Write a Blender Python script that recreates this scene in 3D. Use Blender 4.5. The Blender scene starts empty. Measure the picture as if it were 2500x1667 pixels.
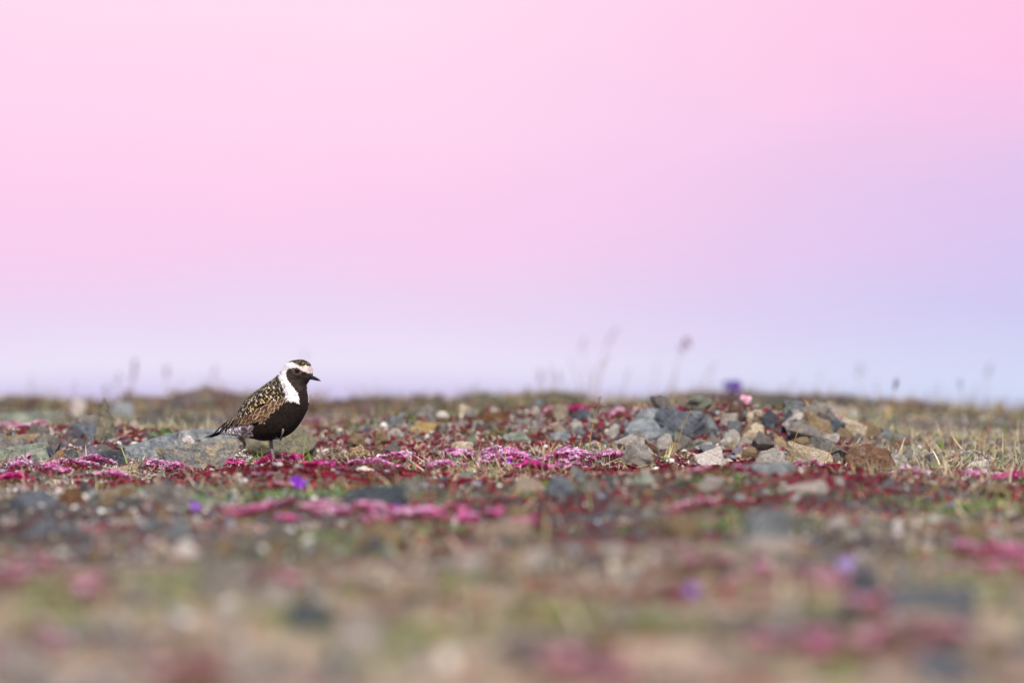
import bpy, bmesh, math
import numpy as np
from mathutils import Vector, Matrix, noise as mnoise

# ------------------------------------------------------------------ camera, sky, sun, exposure
sc = bpy.context.scene
COL = sc.collection
R = math.radians
CAM_Z = 0.124          # lens height; the tundra slopes gently up, away from the camera
FPX = 12500.0          # focal length in photograph pixels (2500 wide)
EYE_ROW = 985.0        # photograph row of the eye level
BIRD_D = 10.3

cam_d = bpy.data.cameras.new('camera')
cam = bpy.data.objects.new('camera', cam_d)
COL.objects.link(cam)
cam.location = (0, 0, CAM_Z)
cam.rotation_euler = (math.pi / 2 + math.atan((EYE_ROW - 833.5) / FPX), 0, 0)
cam_d.sensor_width = 36
cam_d.lens = 180
cam_d.clip_start = 0.1
cam_d.clip_end = 20000
cam_d.dof.use_dof = True
cam_d.dof.focus_distance = 10.22
cam_d.dof.aperture_fstop = 3.4
sc.camera = cam

SUN_EL, SUN_AZ = R(42), R(170)       # azimuth clockwise from +Y: behind the camera, a little to its right
world = bpy.data.worlds.new('World')
sc.world = world
world.use_nodes = True
wt = world.node_tree
wt.nodes.clear()
def wn(t, **k):
    n = wt.nodes.new(t)
    for a, b in k.items():
        setattr(n, a, b)
    return n
def wm(op, a, b=None, c=None, clamp=False):
    n = wn('ShaderNodeMath', operation=op, use_clamp=clamp)
    for i, v in enumerate((a, b, c)):
        if v is None:
            continue
        if isinstance(v, (int, float)):
            n.inputs[i].default_value = v
        else:
            wt.links.new(v, n.inputs[i])
    return n.outputs[0]
tc = wn('ShaderNodeTexCoord')
sx = wn('ShaderNodeSeparateXYZ')
wt.links.new(tc.outputs['Generated'], sx.inputs[0])
X, Z = sx.outputs['X'], sx.outputs['Z']
# the dusk band: pink over lilac, turning bluer toward the right
nz = wn('ShaderNodeTexNoise')
nz.inputs['Scale'].default_value = 14
nz.inputs['Detail'].default_value = 5
nz.inputs['Roughness'].default_value = 0.55
mp = wn('ShaderNodeMapping')
mp.inputs['Scale'].default_value = (1, 1, 3)
wt.links.new(tc.outputs['Generated'], mp.inputs[0])
wt.links.new(mp.outputs[0], nz.inputs['Vector'])
wob = wm('MULTIPLY', wm('SUBTRACT', nz.outputs['Fac'], 0.5), 0.035)
zz = wm('ADD', Z, wm('MULTIPLY', wob, wm('MULTIPLY', Z, 22.0, clamp=True)))
fac = wm('DIVIDE', zz, 0.1, clamp=True)
def s2l(h):
    v = [int(h[i:i + 2], 16) / 255 for i in (0, 2, 4)]
    return [c / 12.92 if c <= 0.04045 else ((c + 0.055) / 1.055) ** 2.4 for c in v]
def ramp(stops):
    rp = wn('ShaderNodeValToRGB')
    while len(rp.color_ramp.elements) < len(stops):
        rp.color_ramp.elements.new(0.5)
    for e, (p, h) in zip(rp.color_ramp.elements, stops):
        e.position = p
        e.color = (*s2l(h), 1)
    wt.links.new(fac, rp.inputs[0])
    return rp.outputs[0]
left = ramp([(0.0, 'C2B8E6'), (.012, 'CDC4EC'), (.032, 'DDD4F3'), (.07, 'ECE5F8'), (.12, 'EBDDF6'), (.18, 'ECD7F4'), (.24, 'F2D3F1'),
             (.31, 'F8D0F0'), (.40, 'FDD0EF'), (.52, 'FFD5F1'), (.66, 'FFD9F1'), (.80, 'FFDDF2'), (1.0, 'FFDDF2')])
right = ramp([(0.0, 'CAD4F0'), (.03, 'D4DCF6'), (.11, 'D2D3F4'), (.19, 'D1CBF2'), (.31, 'D9C8F1'), (.43, 'E2C6EE'),
              (.55, 'EDC6EC'), (.63, 'F6C5EB'), (.68, 'FCC5E9'), (.80, 'FFC8E8'), (1.0, 'FFCDEA')])
mrx = wn('ShaderNodeMapRange', interpolation_type='SMOOTHSTEP')
mrx.inputs['From Min'].default_value = -0.03
mrx.inputs['From Max'].default_value = 0.115
wt.links.new(X, mrx.inputs['Value'])
mxr = wn('ShaderNodeMix', data_type='RGBA')
wt.links.new(mrx.outputs[0], mxr.inputs[0])
wt.links.new(left, mxr.inputs[6])
wt.links.new(right, mxr.inputs[7])
sky = wn('ShaderNodeTexSky', sky_type='NISHITA', sun_disc=False)
sky.sun_elevation = SUN_EL
sky.sun_rotation = SUN_AZ
sky.air_density = 1.2
sky.dust_density = 2.0
skys = wn('ShaderNodeVectorMath', operation='SCALE')
wt.links.new(sky.outputs[0], skys.inputs[0])
skys.inputs[3].default_value = 0.095
mr = wn('ShaderNodeMapRange', interpolation_type='SMOOTHSTEP')
mr.inputs['From Min'].default_value = 0.07
mr.inputs['From Max'].default_value = 0.45
wt.links.new(Z, mr.inputs['Value'])
mx = wn('ShaderNodeMix', data_type='RGBA')
wt.links.new(mr.outputs[0], mx.inputs[0])
wt.links.new(mxr.outputs[2], mx.inputs[6])
wt.links.new(skys.outputs[0], mx.inputs[7])
bg = wn('ShaderNodeBackground')
bg.inputs['Strength'].default_value = 1.0
wt.links.new(mx.outputs[2], bg.inputs[0])
wo = wn('ShaderNodeOutputWorld')
wt.links.new(bg.outputs[0], wo.inputs[0])

sun_d = bpy.data.lights.new('sun', 'SUN')
sun_d.energy = 5.0
sun_d.angle = R(0.6)
sun_d.color = (1.0, 0.95, 0.90)
sun = bpy.data.objects.new('sun', sun_d)
COL.objects.link(sun)
sdir = Vector((math.sin(SUN_AZ) * math.cos(SUN_EL), math.cos(SUN_AZ) * math.cos(SUN_EL), math.sin(SUN_EL)))
sun.rotation_euler = (-sdir).to_track_quat('-Z', 'Y').to_euler()
sun.location = (3, -5, 6)

sc.view_settings.view_transform = 'Standard'
sc.view_settings.look = 'None'
sc.view_settings.exposure = 0.0
sc.view_settings.gamma = 1.0
sc.cycles.use_denoising = True
sc.cycles.denoising_input_passes = 'RGB_ALBEDO'
sc.cycles.max_bounces = 6
sc.cycles.diffuse_bounces = 3
sc.cycles.glossy_bounces = 2
sc.cycles.transmission_bounces = 3
sc.cycles.caustics_reflective = False
sc.cycles.caustics_refractive = False

rng = np.random.default_rng(7)

# ------------------------------------------------------------------ small helpers
def hexc(h):
    return np.array(s2l(h))

def vnoise(x, y, seed=0):
    xi, yi = np.floor(x).astype(np.int64), np.floor(y).astype(np.int64)
    xf, yf = x - xi, y - yi
    xf, yf = xf * xf * (3 - 2 * xf), yf * yf * (3 - 2 * yf)
    def h(a, b):
        n = (a * 374761393 + b * 668265263 + seed * 974634777) & 0x7fffffff
        n = ((n ^ (n >> 13)) * 1274126177) & 0x7fffffff
        n = (n ^ (n >> 16)) & 0xffff
        return n / 65535.0
    a = h(xi, yi) * (1 - xf) + h(xi + 1, yi) * xf
    b = h(xi, yi + 1) * (1 - xf) + h(xi + 1, yi + 1) * xf
    return a * (1 - yf) + b * yf

def fbm(x, y, seed=0, oct=3):
    x, y = np.asarray(x, float), np.asarray(y, float)
    v, a, s = 0, 0.5, 0
    for i in range(oct):
        v = v + a * vnoise(x * 2 ** i + 17.3 * i, y * 2 ** i - 9.1 * i, seed + i)
        s += a
        a *= 0.5
    return v / s

def sstep(x, a, b):
    t = np.clip((x - a) / (b - a), 0, 1)
    return t * t * (3 - 2 * t)

def mesh_np(name, V, F, cols=None, smooth=False):
    V = np.asarray(V, np.float32)
    F = np.asarray(F, np.int32)
    me = bpy.data.meshes.new(name)
    me.vertices.add(len(V))
    me.vertices.foreach_set('co', V.ravel())
    k = F.shape[1]
    me.loops.add(F.size)
    me.loops.foreach_set('vertex_index', F.ravel())
    me.polygons.add(len(F))
    me.polygons.foreach_set('loop_start', np.arange(0, F.size, k, dtype=np.int32))
    if smooth:
        me.polygons.foreach_set('use_smooth', np.ones(len(F), bool))
    if cols is not None:
        at = me.color_attributes.new('Col', 'FLOAT_COLOR', 'POINT')
        c = np.ones((len(V), 4), np.float32)
        c[:, :3] = cols
        at.data.foreach_set('color', c.ravel())
    me.update(calc_edges=True)
    return me

def link(name, data, mat=None, parent=None, loc=None):
    o = bpy.data.objects.new(name, data)
    COL.objects.link(o)
    if mat is not None:
        if not data.materials:
            data.materials.append(mat)
    if parent is not None:
        o.parent = parent
    if loc is not None:
        o.location = loc
    return o

def tag(o, label=None, cat=None, group=None, kind=None):
    if label: o['label'] = label
    if cat: o['category'] = cat
    if group: o['group'] = group
    if kind: o['kind'] = kind
    return o

def thing(name, label, cat, loc, group=None):
    o = bpy.data.objects.new(name, None)
    o.empty_display_size = 0.02
    COL.objects.link(o)
    o.location = loc
    return tag(o, label, cat, group)

# ------------------------------------------------------------------ materials
def new_mat(name):
    m = bpy.data.materials.new(name)
    m.use_nodes = True
    nt = m.node_tree
    b = nt.nodes['Principled BSDF']
    return m, nt, b

def mat_attr(name, rough=0.7, spec=0.3, transl=0.0, var=0.25, vscale=60.0, bump=0.0, bscale=400.0):
    m, nt, b = new_mat(name)
    at = nt.nodes.new('ShaderNodeAttribute')
    at.attribute_name = 'Col'
    tcn = nt.nodes.new('ShaderNodeTexCoord')
    n = nt.nodes.new('ShaderNodeTexNoise')
    n.inputs['Scale'].default_value = vscale
    n.inputs['Detail'].default_value = 3
    nt.links.new(tcn.outputs['Object'], n.inputs['Vector'])
    mrn = nt.nodes.new('ShaderNodeMapRange')
    mrn.inputs['From Min'].default_value = 0.3
    mrn.inputs['From Max'].default_value = 0.7
    mrn.inputs['To Min'].default_value = 1 - var
    mrn.inputs['To Max'].default_value = 1 + var
    nt.links.new(n.outputs['Fac'], mrn.inputs['Value'])
    mul = nt.nodes.new('ShaderNodeVectorMath')
    mul.operation = 'SCALE'
    nt.links.new(at.outputs['Color'], mul.inputs[0])
    nt.links.new(mrn.outputs[0], mul.inputs[3])
    nt.links.new(mul.outputs[0], b.inputs['Base Color'])
    b.inputs['Roughness'].default_value = rough
    b.inputs['Specular IOR Level'].default_value = spec
    if bump > 0:
        n2 = nt.nodes.new('ShaderNodeTexNoise')
        n2.inputs['Scale'].default_value = bscale
        n2.inputs['Detail'].default_value = 4
        nt.links.new(tcn.outputs['Object'], n2.inputs['Vector'])
        bp = nt.nodes.new('ShaderNodeBump')
        bp.inputs['Strength'].default_value = bump
        bp.inputs['Distance'].default_value = 0.004
        nt.links.new(n2.outputs['Fac'], bp.inputs['Height'])
        nt.links.new(bp.outputs[0], b.inputs['Normal'])
    if transl > 0:
        tr = nt.nodes.new('ShaderNodeBsdfTranslucent')
        nt.links.new(mul.outputs[0], tr.inputs['Color'])
        ms = nt.nodes.new('ShaderNodeMixShader')
        ms.inputs[0].default_value = transl
        nt.links.new(b.outputs[0], ms.inputs[1])
        nt.links.new(tr.outputs[0], ms.inputs[2])
        nt.links.new(ms.outputs[0], nt.nodes['Material Output'].inputs['Surface'])
    return m

def mat_rock(name, c1, c2, lich, lich_amt=0.35, speck=None, scale=22.0):
    """weathered stone: two mineral tones, crust lichen in patches, fine grain relief"""
    m, nt, b = new_mat(name)
    tcn = nt.nodes.new('ShaderNodeTexCoord')
    oi = nt.nodes.new('ShaderNodeObjectInfo')
    add = nt.nodes.new('ShaderNodeVectorMath')
    sc3 = nt.nodes.new('ShaderNodeVectorMath')
    sc3.operation = 'SCALE'
    sc3.inputs[0].default_value = (37, 11, 23)
    nt.links.new(oi.outputs['Random'], sc3.inputs[3])
    nt.links.new(tcn.outputs['Object'], add.inputs[0])
    nt.links.new(sc3.outputs[0], add.inputs[1])
    def nse(s, det=5, rgh=0.6):
        n = nt.nodes.new('ShaderNodeTexNoise')
        n.inputs['Scale'].default_value = s
        n.inputs['Detail'].default_value = det
        n.inputs['Roughness'].default_value = rgh
        nt.links.new(add.outputs[0], n.inputs['Vector'])
        return n.outputs['Fac']
    def rng_(v, a, bb):
        r = nt.nodes.new('ShaderNodeMapRange')
        r.inputs['From Min'].default_value = a
        r.inputs['From Max'].default_value = bb
        nt.links.new(v, r.inputs['Value'])
        return r.outputs[0]
    def mix(f, a, bb):
        x = nt.nodes.new('ShaderNodeMix')
        x.data_type = 'RGBA'
        nt.links.new(f, x.inputs[0])
        for i, c in ((6, a), (7, bb)):
            if isinstance(c, (tuple, list, np.ndarray)):
                x.inputs[i].default_value = (*[float(q) for q in c[:3]], 1)
            else:
                nt.links.new(c, x.inputs[i])
        return x.outputs[2]
    c = mix(rng_(nse(scale), 0.36, 0.64), c1, c2)
    c = mix(rng_(nse(scale * 9, 3), 0.42, 0.72), c, np.array(c1) * 0.5)
    c = mix(rng_(nse(scale * .9, 7, .7), 0.54, 0.72), c, np.array(c1) * 0.55 + np.array(hexc('4A4038')) * .25)
    c = mix(rng_(nse(scale * 2.6, 9, 0.78), 0.58 - lich_amt * 0.32, 0.74 - lich_amt * 0.28), c, lich)
    if speck is not None:
        vo = nt.nodes.new('ShaderNodeTexVoronoi')
        vo.inputs['Scale'].default_value = 320
        nt.links.new(add.outputs[0], vo.inputs['Vector'])
        lt = nt.nodes.new('ShaderNodeMath')
        lt.operation = 'LESS_THAN'
        lt.inputs[1].default_value = 0.36
        nt.links.new(vo.outputs['Distance'], lt.inputs[0])
        c = mix(lt.outputs[0], c, speck)
    nt.links.new(c, b.inputs['Base Color'])
    b.inputs['Roughness'].default_value = 0.85
    b.inputs['Specular IOR Level'].default_value = 0.25
    wv = nt.nodes.new('ShaderNodeTexWave')
    wv.inputs['Scale'].default_value = 28
    wv.inputs['Distortion'].default_value = 9
    wv.inputs['Detail'].default_value = 4
    rot = nt.nodes.new('ShaderNodeMapping')
    rot.inputs['Rotation'].default_value = (0.3, 1.25, 0.4)
    nt.links.new(add.outputs[0], rot.inputs[0])
    nt.links.new(rot.outputs[0], wv.inputs['Vector'])
    sm = nt.nodes.new('ShaderNodeMath')
    sm.operation = 'MULTIPLY_ADD'
    nt.links.new(wv.outputs['Fac'], sm.inputs[0])
    sm.inputs[1].default_value = 0.05
    nt.links.new(nse(scale * 2.2, 10, 0.72), sm.inputs[2])
    bp = nt.nodes.new('ShaderNodeBump')
    bp.inputs['Strength'].default_value = 1.0
    bp.inputs['Distance'].default_value = 0.016
    nt.links.new(sm.outputs[0], bp.inputs['Height'])
    nt.links.new(bp.outputs[0], b.inputs['Normal'])
    return m

M_leaf = mat_attr('leaf', 0.55, 0.35, 0.22, 0.25, 90)
M_petal = mat_attr('petal', 0.6, 0.25, 0.35, 0.10, 200)
M_dry = mat_attr('dry_plant', 0.75, 0.2, 0.18, 0.2, 80)
M_lichen = mat_attr('lichen', 0.9, 0.1, 0.1, 0.2, 150)
M_pebble = mat_attr('pebble', 0.85, 0.25, 0, 0.35, 120, 0.5, 300)
M_body = mat_attr('plumage', 0.85, 0.15, 0, 0.25, 260, 0.5, 420)
M_feather = mat_attr('feather', 0.7, 0.2, 0, 0.12, 300)
M_body.node_tree.nodes['Principled BSDF'].inputs['Sheen Weight'].default_value = 0.03
def plain(name, c, rough=0.5, spec=0.4):
    m, nt, b = new_mat(name)
    n = nt.nodes.new('ShaderNodeTexNoise')
    n.inputs['Scale'].default_value = 260
    tcn = nt.nodes.new('ShaderNodeTexCoord')
    nt.links.new(tcn.outputs['Object'], n.inputs['Vector'])
    x = nt.nodes.new('ShaderNodeMix')
    x.data_type = 'RGBA'
    x.inputs[6].default_value = (*[q * 0.7 for q in c], 1)
    x.inputs[7].default_value = (*[q * 1.25 for q in c], 1)
    nt.links.new(n.outputs['Fac'], x.inputs[0])
    nt.links.new(x.outputs[2], b.inputs['Base Color'])
    b.inputs['Roughness'].default_value = rough
    b.inputs['Specular IOR Level'].default_value = spec
    return m
M_bill = plain('bill_horn', (0.012, 0.013, 0.016), 0.32, 0.5)
M_eye = plain('eye_gloss', (0.004, 0.004, 0.004), 0.06, 0.6)
M_leg = plain('leg_skin', (0.16, 0.145, 0.145), 0.6, 0.3)

# ------------------------------------------------------------------ the lie of the land
_ky = np.array([-3000, -60, -30, 16.6, 18.2, 20, 60, 130, 4000, 12000.])
_ks = np.array([0, 0, .0176, .0176, 0.0, -.06, -.08, 0, 0, 0.])
_ty = np.concatenate([np.linspace(-3000, -60, 50), np.linspace(-59, 0, 100), np.linspace(0.02, 30, 1500), np.linspace(31, 200, 170), np.linspace(300, 12000, 60)])
_sl = np.interp(_ty, _ky, _ks)
_tz = np.concatenate([[0], np.cumsum((_sl[1:] + _sl[:-1]) / 2 * np.diff(_ty))])
_tz -= np.interp(10.0, _ty, _tz)

# mounds: (px, distance, height, sigma px, sigma distance)
HUMPS = [
    (680, 9.45, .026, 140, .28), (950, 9.3, .012, 160, .3),
    (1500, 8.6, .024, 330, .42), (2150, 8.65, .024, 330, .42), (1850, 8.5, .016, 200, .4),
    (250, 11.9, .036, 260, .55), (60, 11.4, .016, 120, .5),
    (1830, 12.3, .062, 150, .6), (1650, 12.5, .03, 110, .6), (2020, 12.1, .026, 110, .6),
    (1350, 10.5, .010, 180, .3), (1200, 13.2, .040, 260, 1.1), (1480, 13.6, .034, 160, 1.2), (930, 12.6, .014, 130, .8), (1420, 12.2, .010, 90, .5),
    (480, 17.0, .034, 60, .7), (560, 17.2, .024, 90, .8), (1175, 16.6, .045, 45, .6), (1350, 16.8, .039, 60, .6), (1760, 17.2, .03, 120, .9), (30, 16.8, .024, 50, .6), (900, 17.2, .021, 60, .7), (2060, 17.0, .024, 60, .7), (1040, 16.8, .024, 40, .5), (1900, 16.8, .016, 70, .6), (330, 16.9, .021, 40, .5), (130, 17.0, .018, 40, .5), (2230, 16.8, .018, 50, .5), (680, 17.0, .018, 40, .5),
    (200, 17.5, -.012, 70, .9), (1550, 17.4, -.006, 60, .9), (830, 17.5, .006, 160, .8),
    (2480, 17.5, -.012, 160, 1.5), (110, 8.6, .010, 120, .3), (420, 8.2, .010, 90, .3), (900, 8.3, .010, 120, .3),
    (560, 6.2, .008, 130, .4), (1900, 6.4, .010, 220, .4), (1500, 5.0, .006, 260, .3), (2250, 5.3, .006, 160, .3),
]
def px2x(px, d):
    return (px - 1250.0) / FPX * d
def row2z(row, d):
    return CAM_Z - (row - EYE_ROW) / FPX * d

def gz(x, y):
    x, y = np.asarray(x, float), np.asarray(y, float)
    z = np.interp(y, _ty, _tz)
    for px, d, h, sp, sd in HUMPS:
        cx, sxx = px2x(px, d), sp / FPX * d
        z = z + h * np.exp(-0.5 * ((x - cx) / sxx) ** 2 - 0.5 * ((y - d) / sd) ** 2)
    z = z - .046 * sstep(x, .9, 2.5) * sstep(y, 13, 18)
    near = np.exp(-(np.maximum(np.abs(y - 10) - 12, 0) / 20) ** 2)
    z = z + (fbm(x * 2.2, y * 2.2, 3, 3) - .5) * .028 * near + (fbm(x * 7, y * 6, 11, 3) - .5) * .030 * near - .006 * near
    far = 1 - near
    z = z + far * (fbm(x * .02, y * .02, 5, 3) - .5) * 1.5 * sstep(np.abs(y), 30, 120)
    return z
def gz1(x, y):
    return float(gz(np.array([x]), np.array([y]))[0])

_rd = np.arange(3.3, 19.5, .01)
def hit(px, row):
    """distance at which the line of sight through a photograph point first meets the ground"""
    g = gz(px2x(px, _rd), _rd)
    k = np.nonzero(g >= row2z(row, _rd))[0]
    return float(_rd[k[0]]) if len(k) else 18.2

def graded(lo, hi, step, far, growth=1.22):
    c = list(np.arange(lo, hi + 1e-6, step))
    s, v = step, hi
    while v < far:
        s *= growth
        v += s
        c.append(v)
    s, v = step, lo
    pre = []
    while v > -far:
        s *= growth
        v -= s
        pre.append(v)
    return np.array(pre[::-1] + c)
gxs = graded(-2.4, 2.4, .026, 6000)
gys = graded(3.4, 18.8, .032, 9000)
GX, GY = np.meshgrid(gxs, gys)
GZ = gz(GX, GY)
nx, ny = len(gxs), len(gys)
ii = (np.arange(ny - 1)[:, None] * nx + np.arange(nx - 1)[None, :]).ravel()
GF = np.stack([ii, ii + 1, ii + nx + 1, ii + nx], 1)
soil, olive, grey, redd, tan = hexc('3E3532'), hexc('494C38'), hexc('626064'), hexc('4A2628'), hexc('7A6C62')
gx_, gy_ = GX.ravel(), GY.ravel()
a = fbm(gx_ * 3, gy_ * 2, 21)[:, None]
b_ = fbm(gx_ * 3.3, gy_ * 2.4, 31)[:, None]
gc = soil * (1 - a) + grey * a
gc = np.where(b_ > .56, gc * .5 + redd * .5, gc)
gc = np.where(b_ < .42, gc * .45 + olive * .55, gc)
tt = sstep(fbm(gx_ * 4, gy_ * 3, 41), .5, .65)[:, None]
gc = gc * (1 - .5 * tt) + tan * .5 * tt
# drier, paler turf on the near slope
nr = (sstep(-gy_, -7.2, -5.0) * sstep(fbm(gx_ * 13, gy_ * 9, 47), .35, .6))[:, None]
gc = gc * (1 - .75 * nr) + hexc('C0A690') * .75 * nr
M_ground = mat_attr('tundra_soil', 0.95, 0.1, 0, 0.45, 55, 0.9, 160)
ground = link('tundra_ground', mesh_np('tundra_ground', np.stack([gx_, gy_, GZ.ravel()], 1), GF, gc, True), M_ground)
tag(ground, kind='structure')

# far water beyond the crest, glimpsed low on the right
mw, ntw, bw = new_mat('water')
bw.inputs['Base Color'].default_value = (0.05, 0.14, 0.2, 1)
bw.inputs['Roughness'].default_value = 0.25
nw = ntw.nodes.new('ShaderNodeTexNoise')
nw.inputs['Scale'].default_value = 0.4
bpw = ntw.nodes.new('ShaderNodeBump')
bpw.inputs['Strength'].default_value = 0.6
ntw.links.new(nw.outputs['Fac'], bpw.inputs['Height'])
ntw.links.new(bpw.outputs[0], bw.inputs['Normal'])
zf = float(np.interp(500., _ty, _tz))
wv = [(-6000, 170, zf + 1.0), (6000, 170, zf + 1.0), (6000, 9000, zf + 1.0), (-6000, 9000, zf + 1.0)]
lake = link('lake_water', mesh_np('lake_water', wv, [(0, 1, 2, 3)]), mw)
tag(lake, kind='structure')

# ------------------------------------------------------------------ scatter machinery
def frames(n, yaw=None, lean=0.3, rg=rng):
    yaw = rg.uniform(0, 2 * np.pi, n) if yaw is None else yaw
    la = rg.normal(0, lean, n)
    lb = rg.normal(0, lean, n)
    cz, sz = np.cos(yaw), np.sin(yaw)
    Rz = np.zeros((n, 3, 3)); Rz[:, 0, 0] = cz; Rz[:, 0, 1] = -sz; Rz[:, 1, 0] = sz; Rz[:, 1, 1] = cz; Rz[:, 2, 2] = 1
    Rx = np.zeros((n, 3, 3)); Rx[:, 0, 0] = 1; Rx[:, 1, 1] = np.cos(la); Rx[:, 1, 2] = -np.sin(la); Rx[:, 2, 1] = np.sin(la); Rx[:, 2, 2] = np.cos(la)
    Ry = np.zeros((n, 3, 3)); Ry[:, 1, 1] = 1; Ry[:, 0, 0] = np.cos(lb); Ry[:, 0, 2] = np.sin(lb); Ry[:, 2, 0] = -np.sin(lb); Ry[:, 2, 2] = np.cos(lb)
    return Rx @ Ry @ Rz

def stamp(tv, tf, pos, rot, scale, cols, tcol=None):
    """copies of one small template joined into arrays; tcol multiplies the colour per template vertex"""
    n, k = len(pos), len(tv)
    sc_ = scale if np.ndim(scale) == 2 else np.asarray(scale)[:, None]
    V = np.einsum('nij,nkj->nki', rot, tv[None] * sc_[:, None, :]) + pos[:, None, :]
    F = tf[None] + (np.arange(n) * k)[:, None, None]
    C = np.repeat(cols[:, None, :], k, 1)
    if tcol is not None:
        C = C * tcol[None]
    return V.reshape(-1, 3), F.reshape(-1, tf.shape[1]), C.reshape(-1, 3)

class Pile:
    def __init__(s):
        s.V, s.F, s.C, s.n = [], [], [], 0
    def add(s, V, F, C):
        s.V.append(V); s.F.append(F + s.n); s.C.append(C); s.n += len(V)
    def mesh(s, name, smooth=False):
        return mesh_np(name, np.concatenate(s.V), np.concatenate(s.F), np.concatenate(s.C), smooth)

def T_leaf(L=1.0, W=.55, cup=.12, up=0.0):
    """one obovate leaf along +x, gently cupped"""
    v = [(0, 0, 0), (.35, W * .36, cup), (.35, -W * .36, cup), (.5, 0, .02), (.78, W * .46, cup * 1.1), (.78, -W * .46, cup * 1.1), (1, 0, .06)]
    f = [(0, 3, 1), (0, 2, 3), (1, 3, 4), (2, 5, 3), (3, 6, 4), (3, 5, 6)]
    return np.array(v) * L, np.array(f)
def T_leaf4(L=1.0, W=.55, cup=.12):
    v = [(0, 0, 0), (.62, W * .46, cup), (.62, -W * .46, cup), (.5, 0, .02), (1, 0, .06)]
    f = [(0, 3, 1), (0, 2, 3), (1, 3, 4), (2, 4, 3)]
    return np.array(v) * L, np.array(f)
def join(parts):
    V, F, C, n = [], [], [], 0
    for p in parts:
        V.append(p[0]); F.append(p[1] + n); n += len(p[0])
        C.append(p[2] if len(p) > 2 else np.ones((len(p[0]), 3)))
    return np.concatenate(V), np.concatenate(F), np.concatenate(C)
def rotz(v, a):
    c, s = math.cos(a), math.sin(a)
    return v @ np.array([[c, s, 0], [-s, c, 0], [0, 0, 1]])
def roty(v, a):
    c, s = math.cos(a), math.sin(a)
    return v @ np.array([[c, 0, -s], [0, 1, 0], [s, 0, c]]).T
def T_sprig(nl, rise, seed, W=.55):
    g = np.random.default_rng(seed)
    ps = []
    for i in range(nl):
        v, f = T_leaf4(g.uniform(.75, 1.1), W)
        v = roty(v, -g.uniform(*rise))
        v = rotz(v, i * 2.4 + g.uniform(-.4, .4))
        v = v + np.array([0, 0, g.uniform(0, .45)])
        ps.append((v, f, np.ones((len(v), 3)) * g.uniform(.7, 1.2)))
    return join(ps)
SPRIGS = [T_sprig(5, (.4, 1.25), s) for s in range(4)]
CRESS = [T_sprig(6, (.1, .9), 20 + s, .35) for s in range(3)]
def T_floret(seed):
    g = np.random.default_rng(seed)
    ps = []
    for i in range(5):
        v = np.array([(.05, 0, .55), (.45, .26, .85), (.45, -.26, .85), (.95, 0, 1.0 + g.uniform(-.15, .15))])
        f = np.array([(0, 2, 1), (1, 2, 3)])
        c = np.array([(.75, .45, .55), (1, .95, 1), (1, .95, 1), (1.05, 1.15, 1.1)])
        ps.append((rotz(v, i * 1.2566 + g.uniform(-.12, .12)), f, c))
    # dark red calyx and stalk
    st = np.array([(-.16, -.1, -.7), (.16, -.1, -.7), (0, .18, -.7), (-.22, -.15, .6), (.22, -.15, .6), (0, .26, .6)])
    sf = np.array([(0, 1, 4), (0, 4, 3), (1, 2, 5), (1, 5, 4), (2, 0, 3), (2, 3, 5)])
    ps.append((st, sf, np.tile(np.array([.42, .12, .20]), (6, 1))))
    return join(ps)
FLORETS = [T_floret(s) for s in range(3)]
def T_blade(bend, w=.05):
    v = [(-w / 2, 0, 0), (w / 2, 0, 0), (-w * .45, bend * .12, .38), (w * .45, bend * .12, .38), (-w * .3, bend * .45, .74), (w * .3, bend * .45, .74), (0, bend, 1)]
    f = [(0, 1, 3), (0, 3, 2), (2, 3, 5), (2, 5, 4), (4, 5, 6)]
    return np.array(v), np.array(f)
BLADES = [T_blade(b) for b in (.1, .3, .6)]
def T_moss(seed, n=11):
    g = np.random.default_rng(seed)
    ps = []
    for i in range(n):
        a_, r_ = g.uniform(0, 6.28), g.uniform(0, .55)
        h = g.uniform(.4, .8) * (1 - .4 * r_)
        w = .11
        v = np.array([(-w, 0, 0), (w, 0, 0), (0, w, 0), (g.normal(0, .12), g.normal(0, .12), h)])
        f = np.array([(0, 1, 3), (1, 2, 3), (2, 0, 3)])
        v = rotz(v, g.uniform(0, 6.28)) + np.array([r_ * math.cos(a_), r_ * math.sin(a_), 0])
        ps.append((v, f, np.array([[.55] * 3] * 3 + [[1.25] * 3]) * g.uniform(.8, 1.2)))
    return join(ps)
MOSS = [T_moss(s) for s in range(3)]
def T_twigs(seed, n=9):
    """branching pale lichen: forked thin ribbons"""
    g = np.random.default_rng(seed)
    ps = []
    for i in range(n):
        p = np.array([g.normal(0, .3), g.normal(0, .3), 0])
        d = np.array([g.normal(0, .6), g.normal(0, .6), 1.0])
        w = .07
        side = np.cross(d, g.normal(0, 1, 3)); side = side / np.linalg.norm(side) * w
        q = p + d * g.uniform(.3, .5)
        r1 = q + (d * .5 + g.normal(0, .6, 3)) * .4
        r2 = q + (d * .5 + g.normal(0, .6, 3)) * .4
        v = np.array([p - side, p + side, q - side, q + side, r1, r2])
        f = np.array([(0, 1, 3), (0, 3, 2), (2, 3, 4), (2, 3, 5)])
        ps.append((v, f, np.ones((6, 3)) * g.uniform(.7, 1.15)))
    return join(ps)
TWIGS = [T_twigs(s) for s in range(3)]
def hull_pts(pts):
    bm = bmesh.new()
    for p in pts:
        bm.verts.new(p)
    r = bmesh.ops.convex_hull(bm, input=bm.verts)
    bmesh.ops.delete(bm, geom=list({e for e in r['geom_interior'] + r['geom_unused'] if isinstance(e, bmesh.types.BMVert)}), context='VERTS')
    return bm
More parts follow.
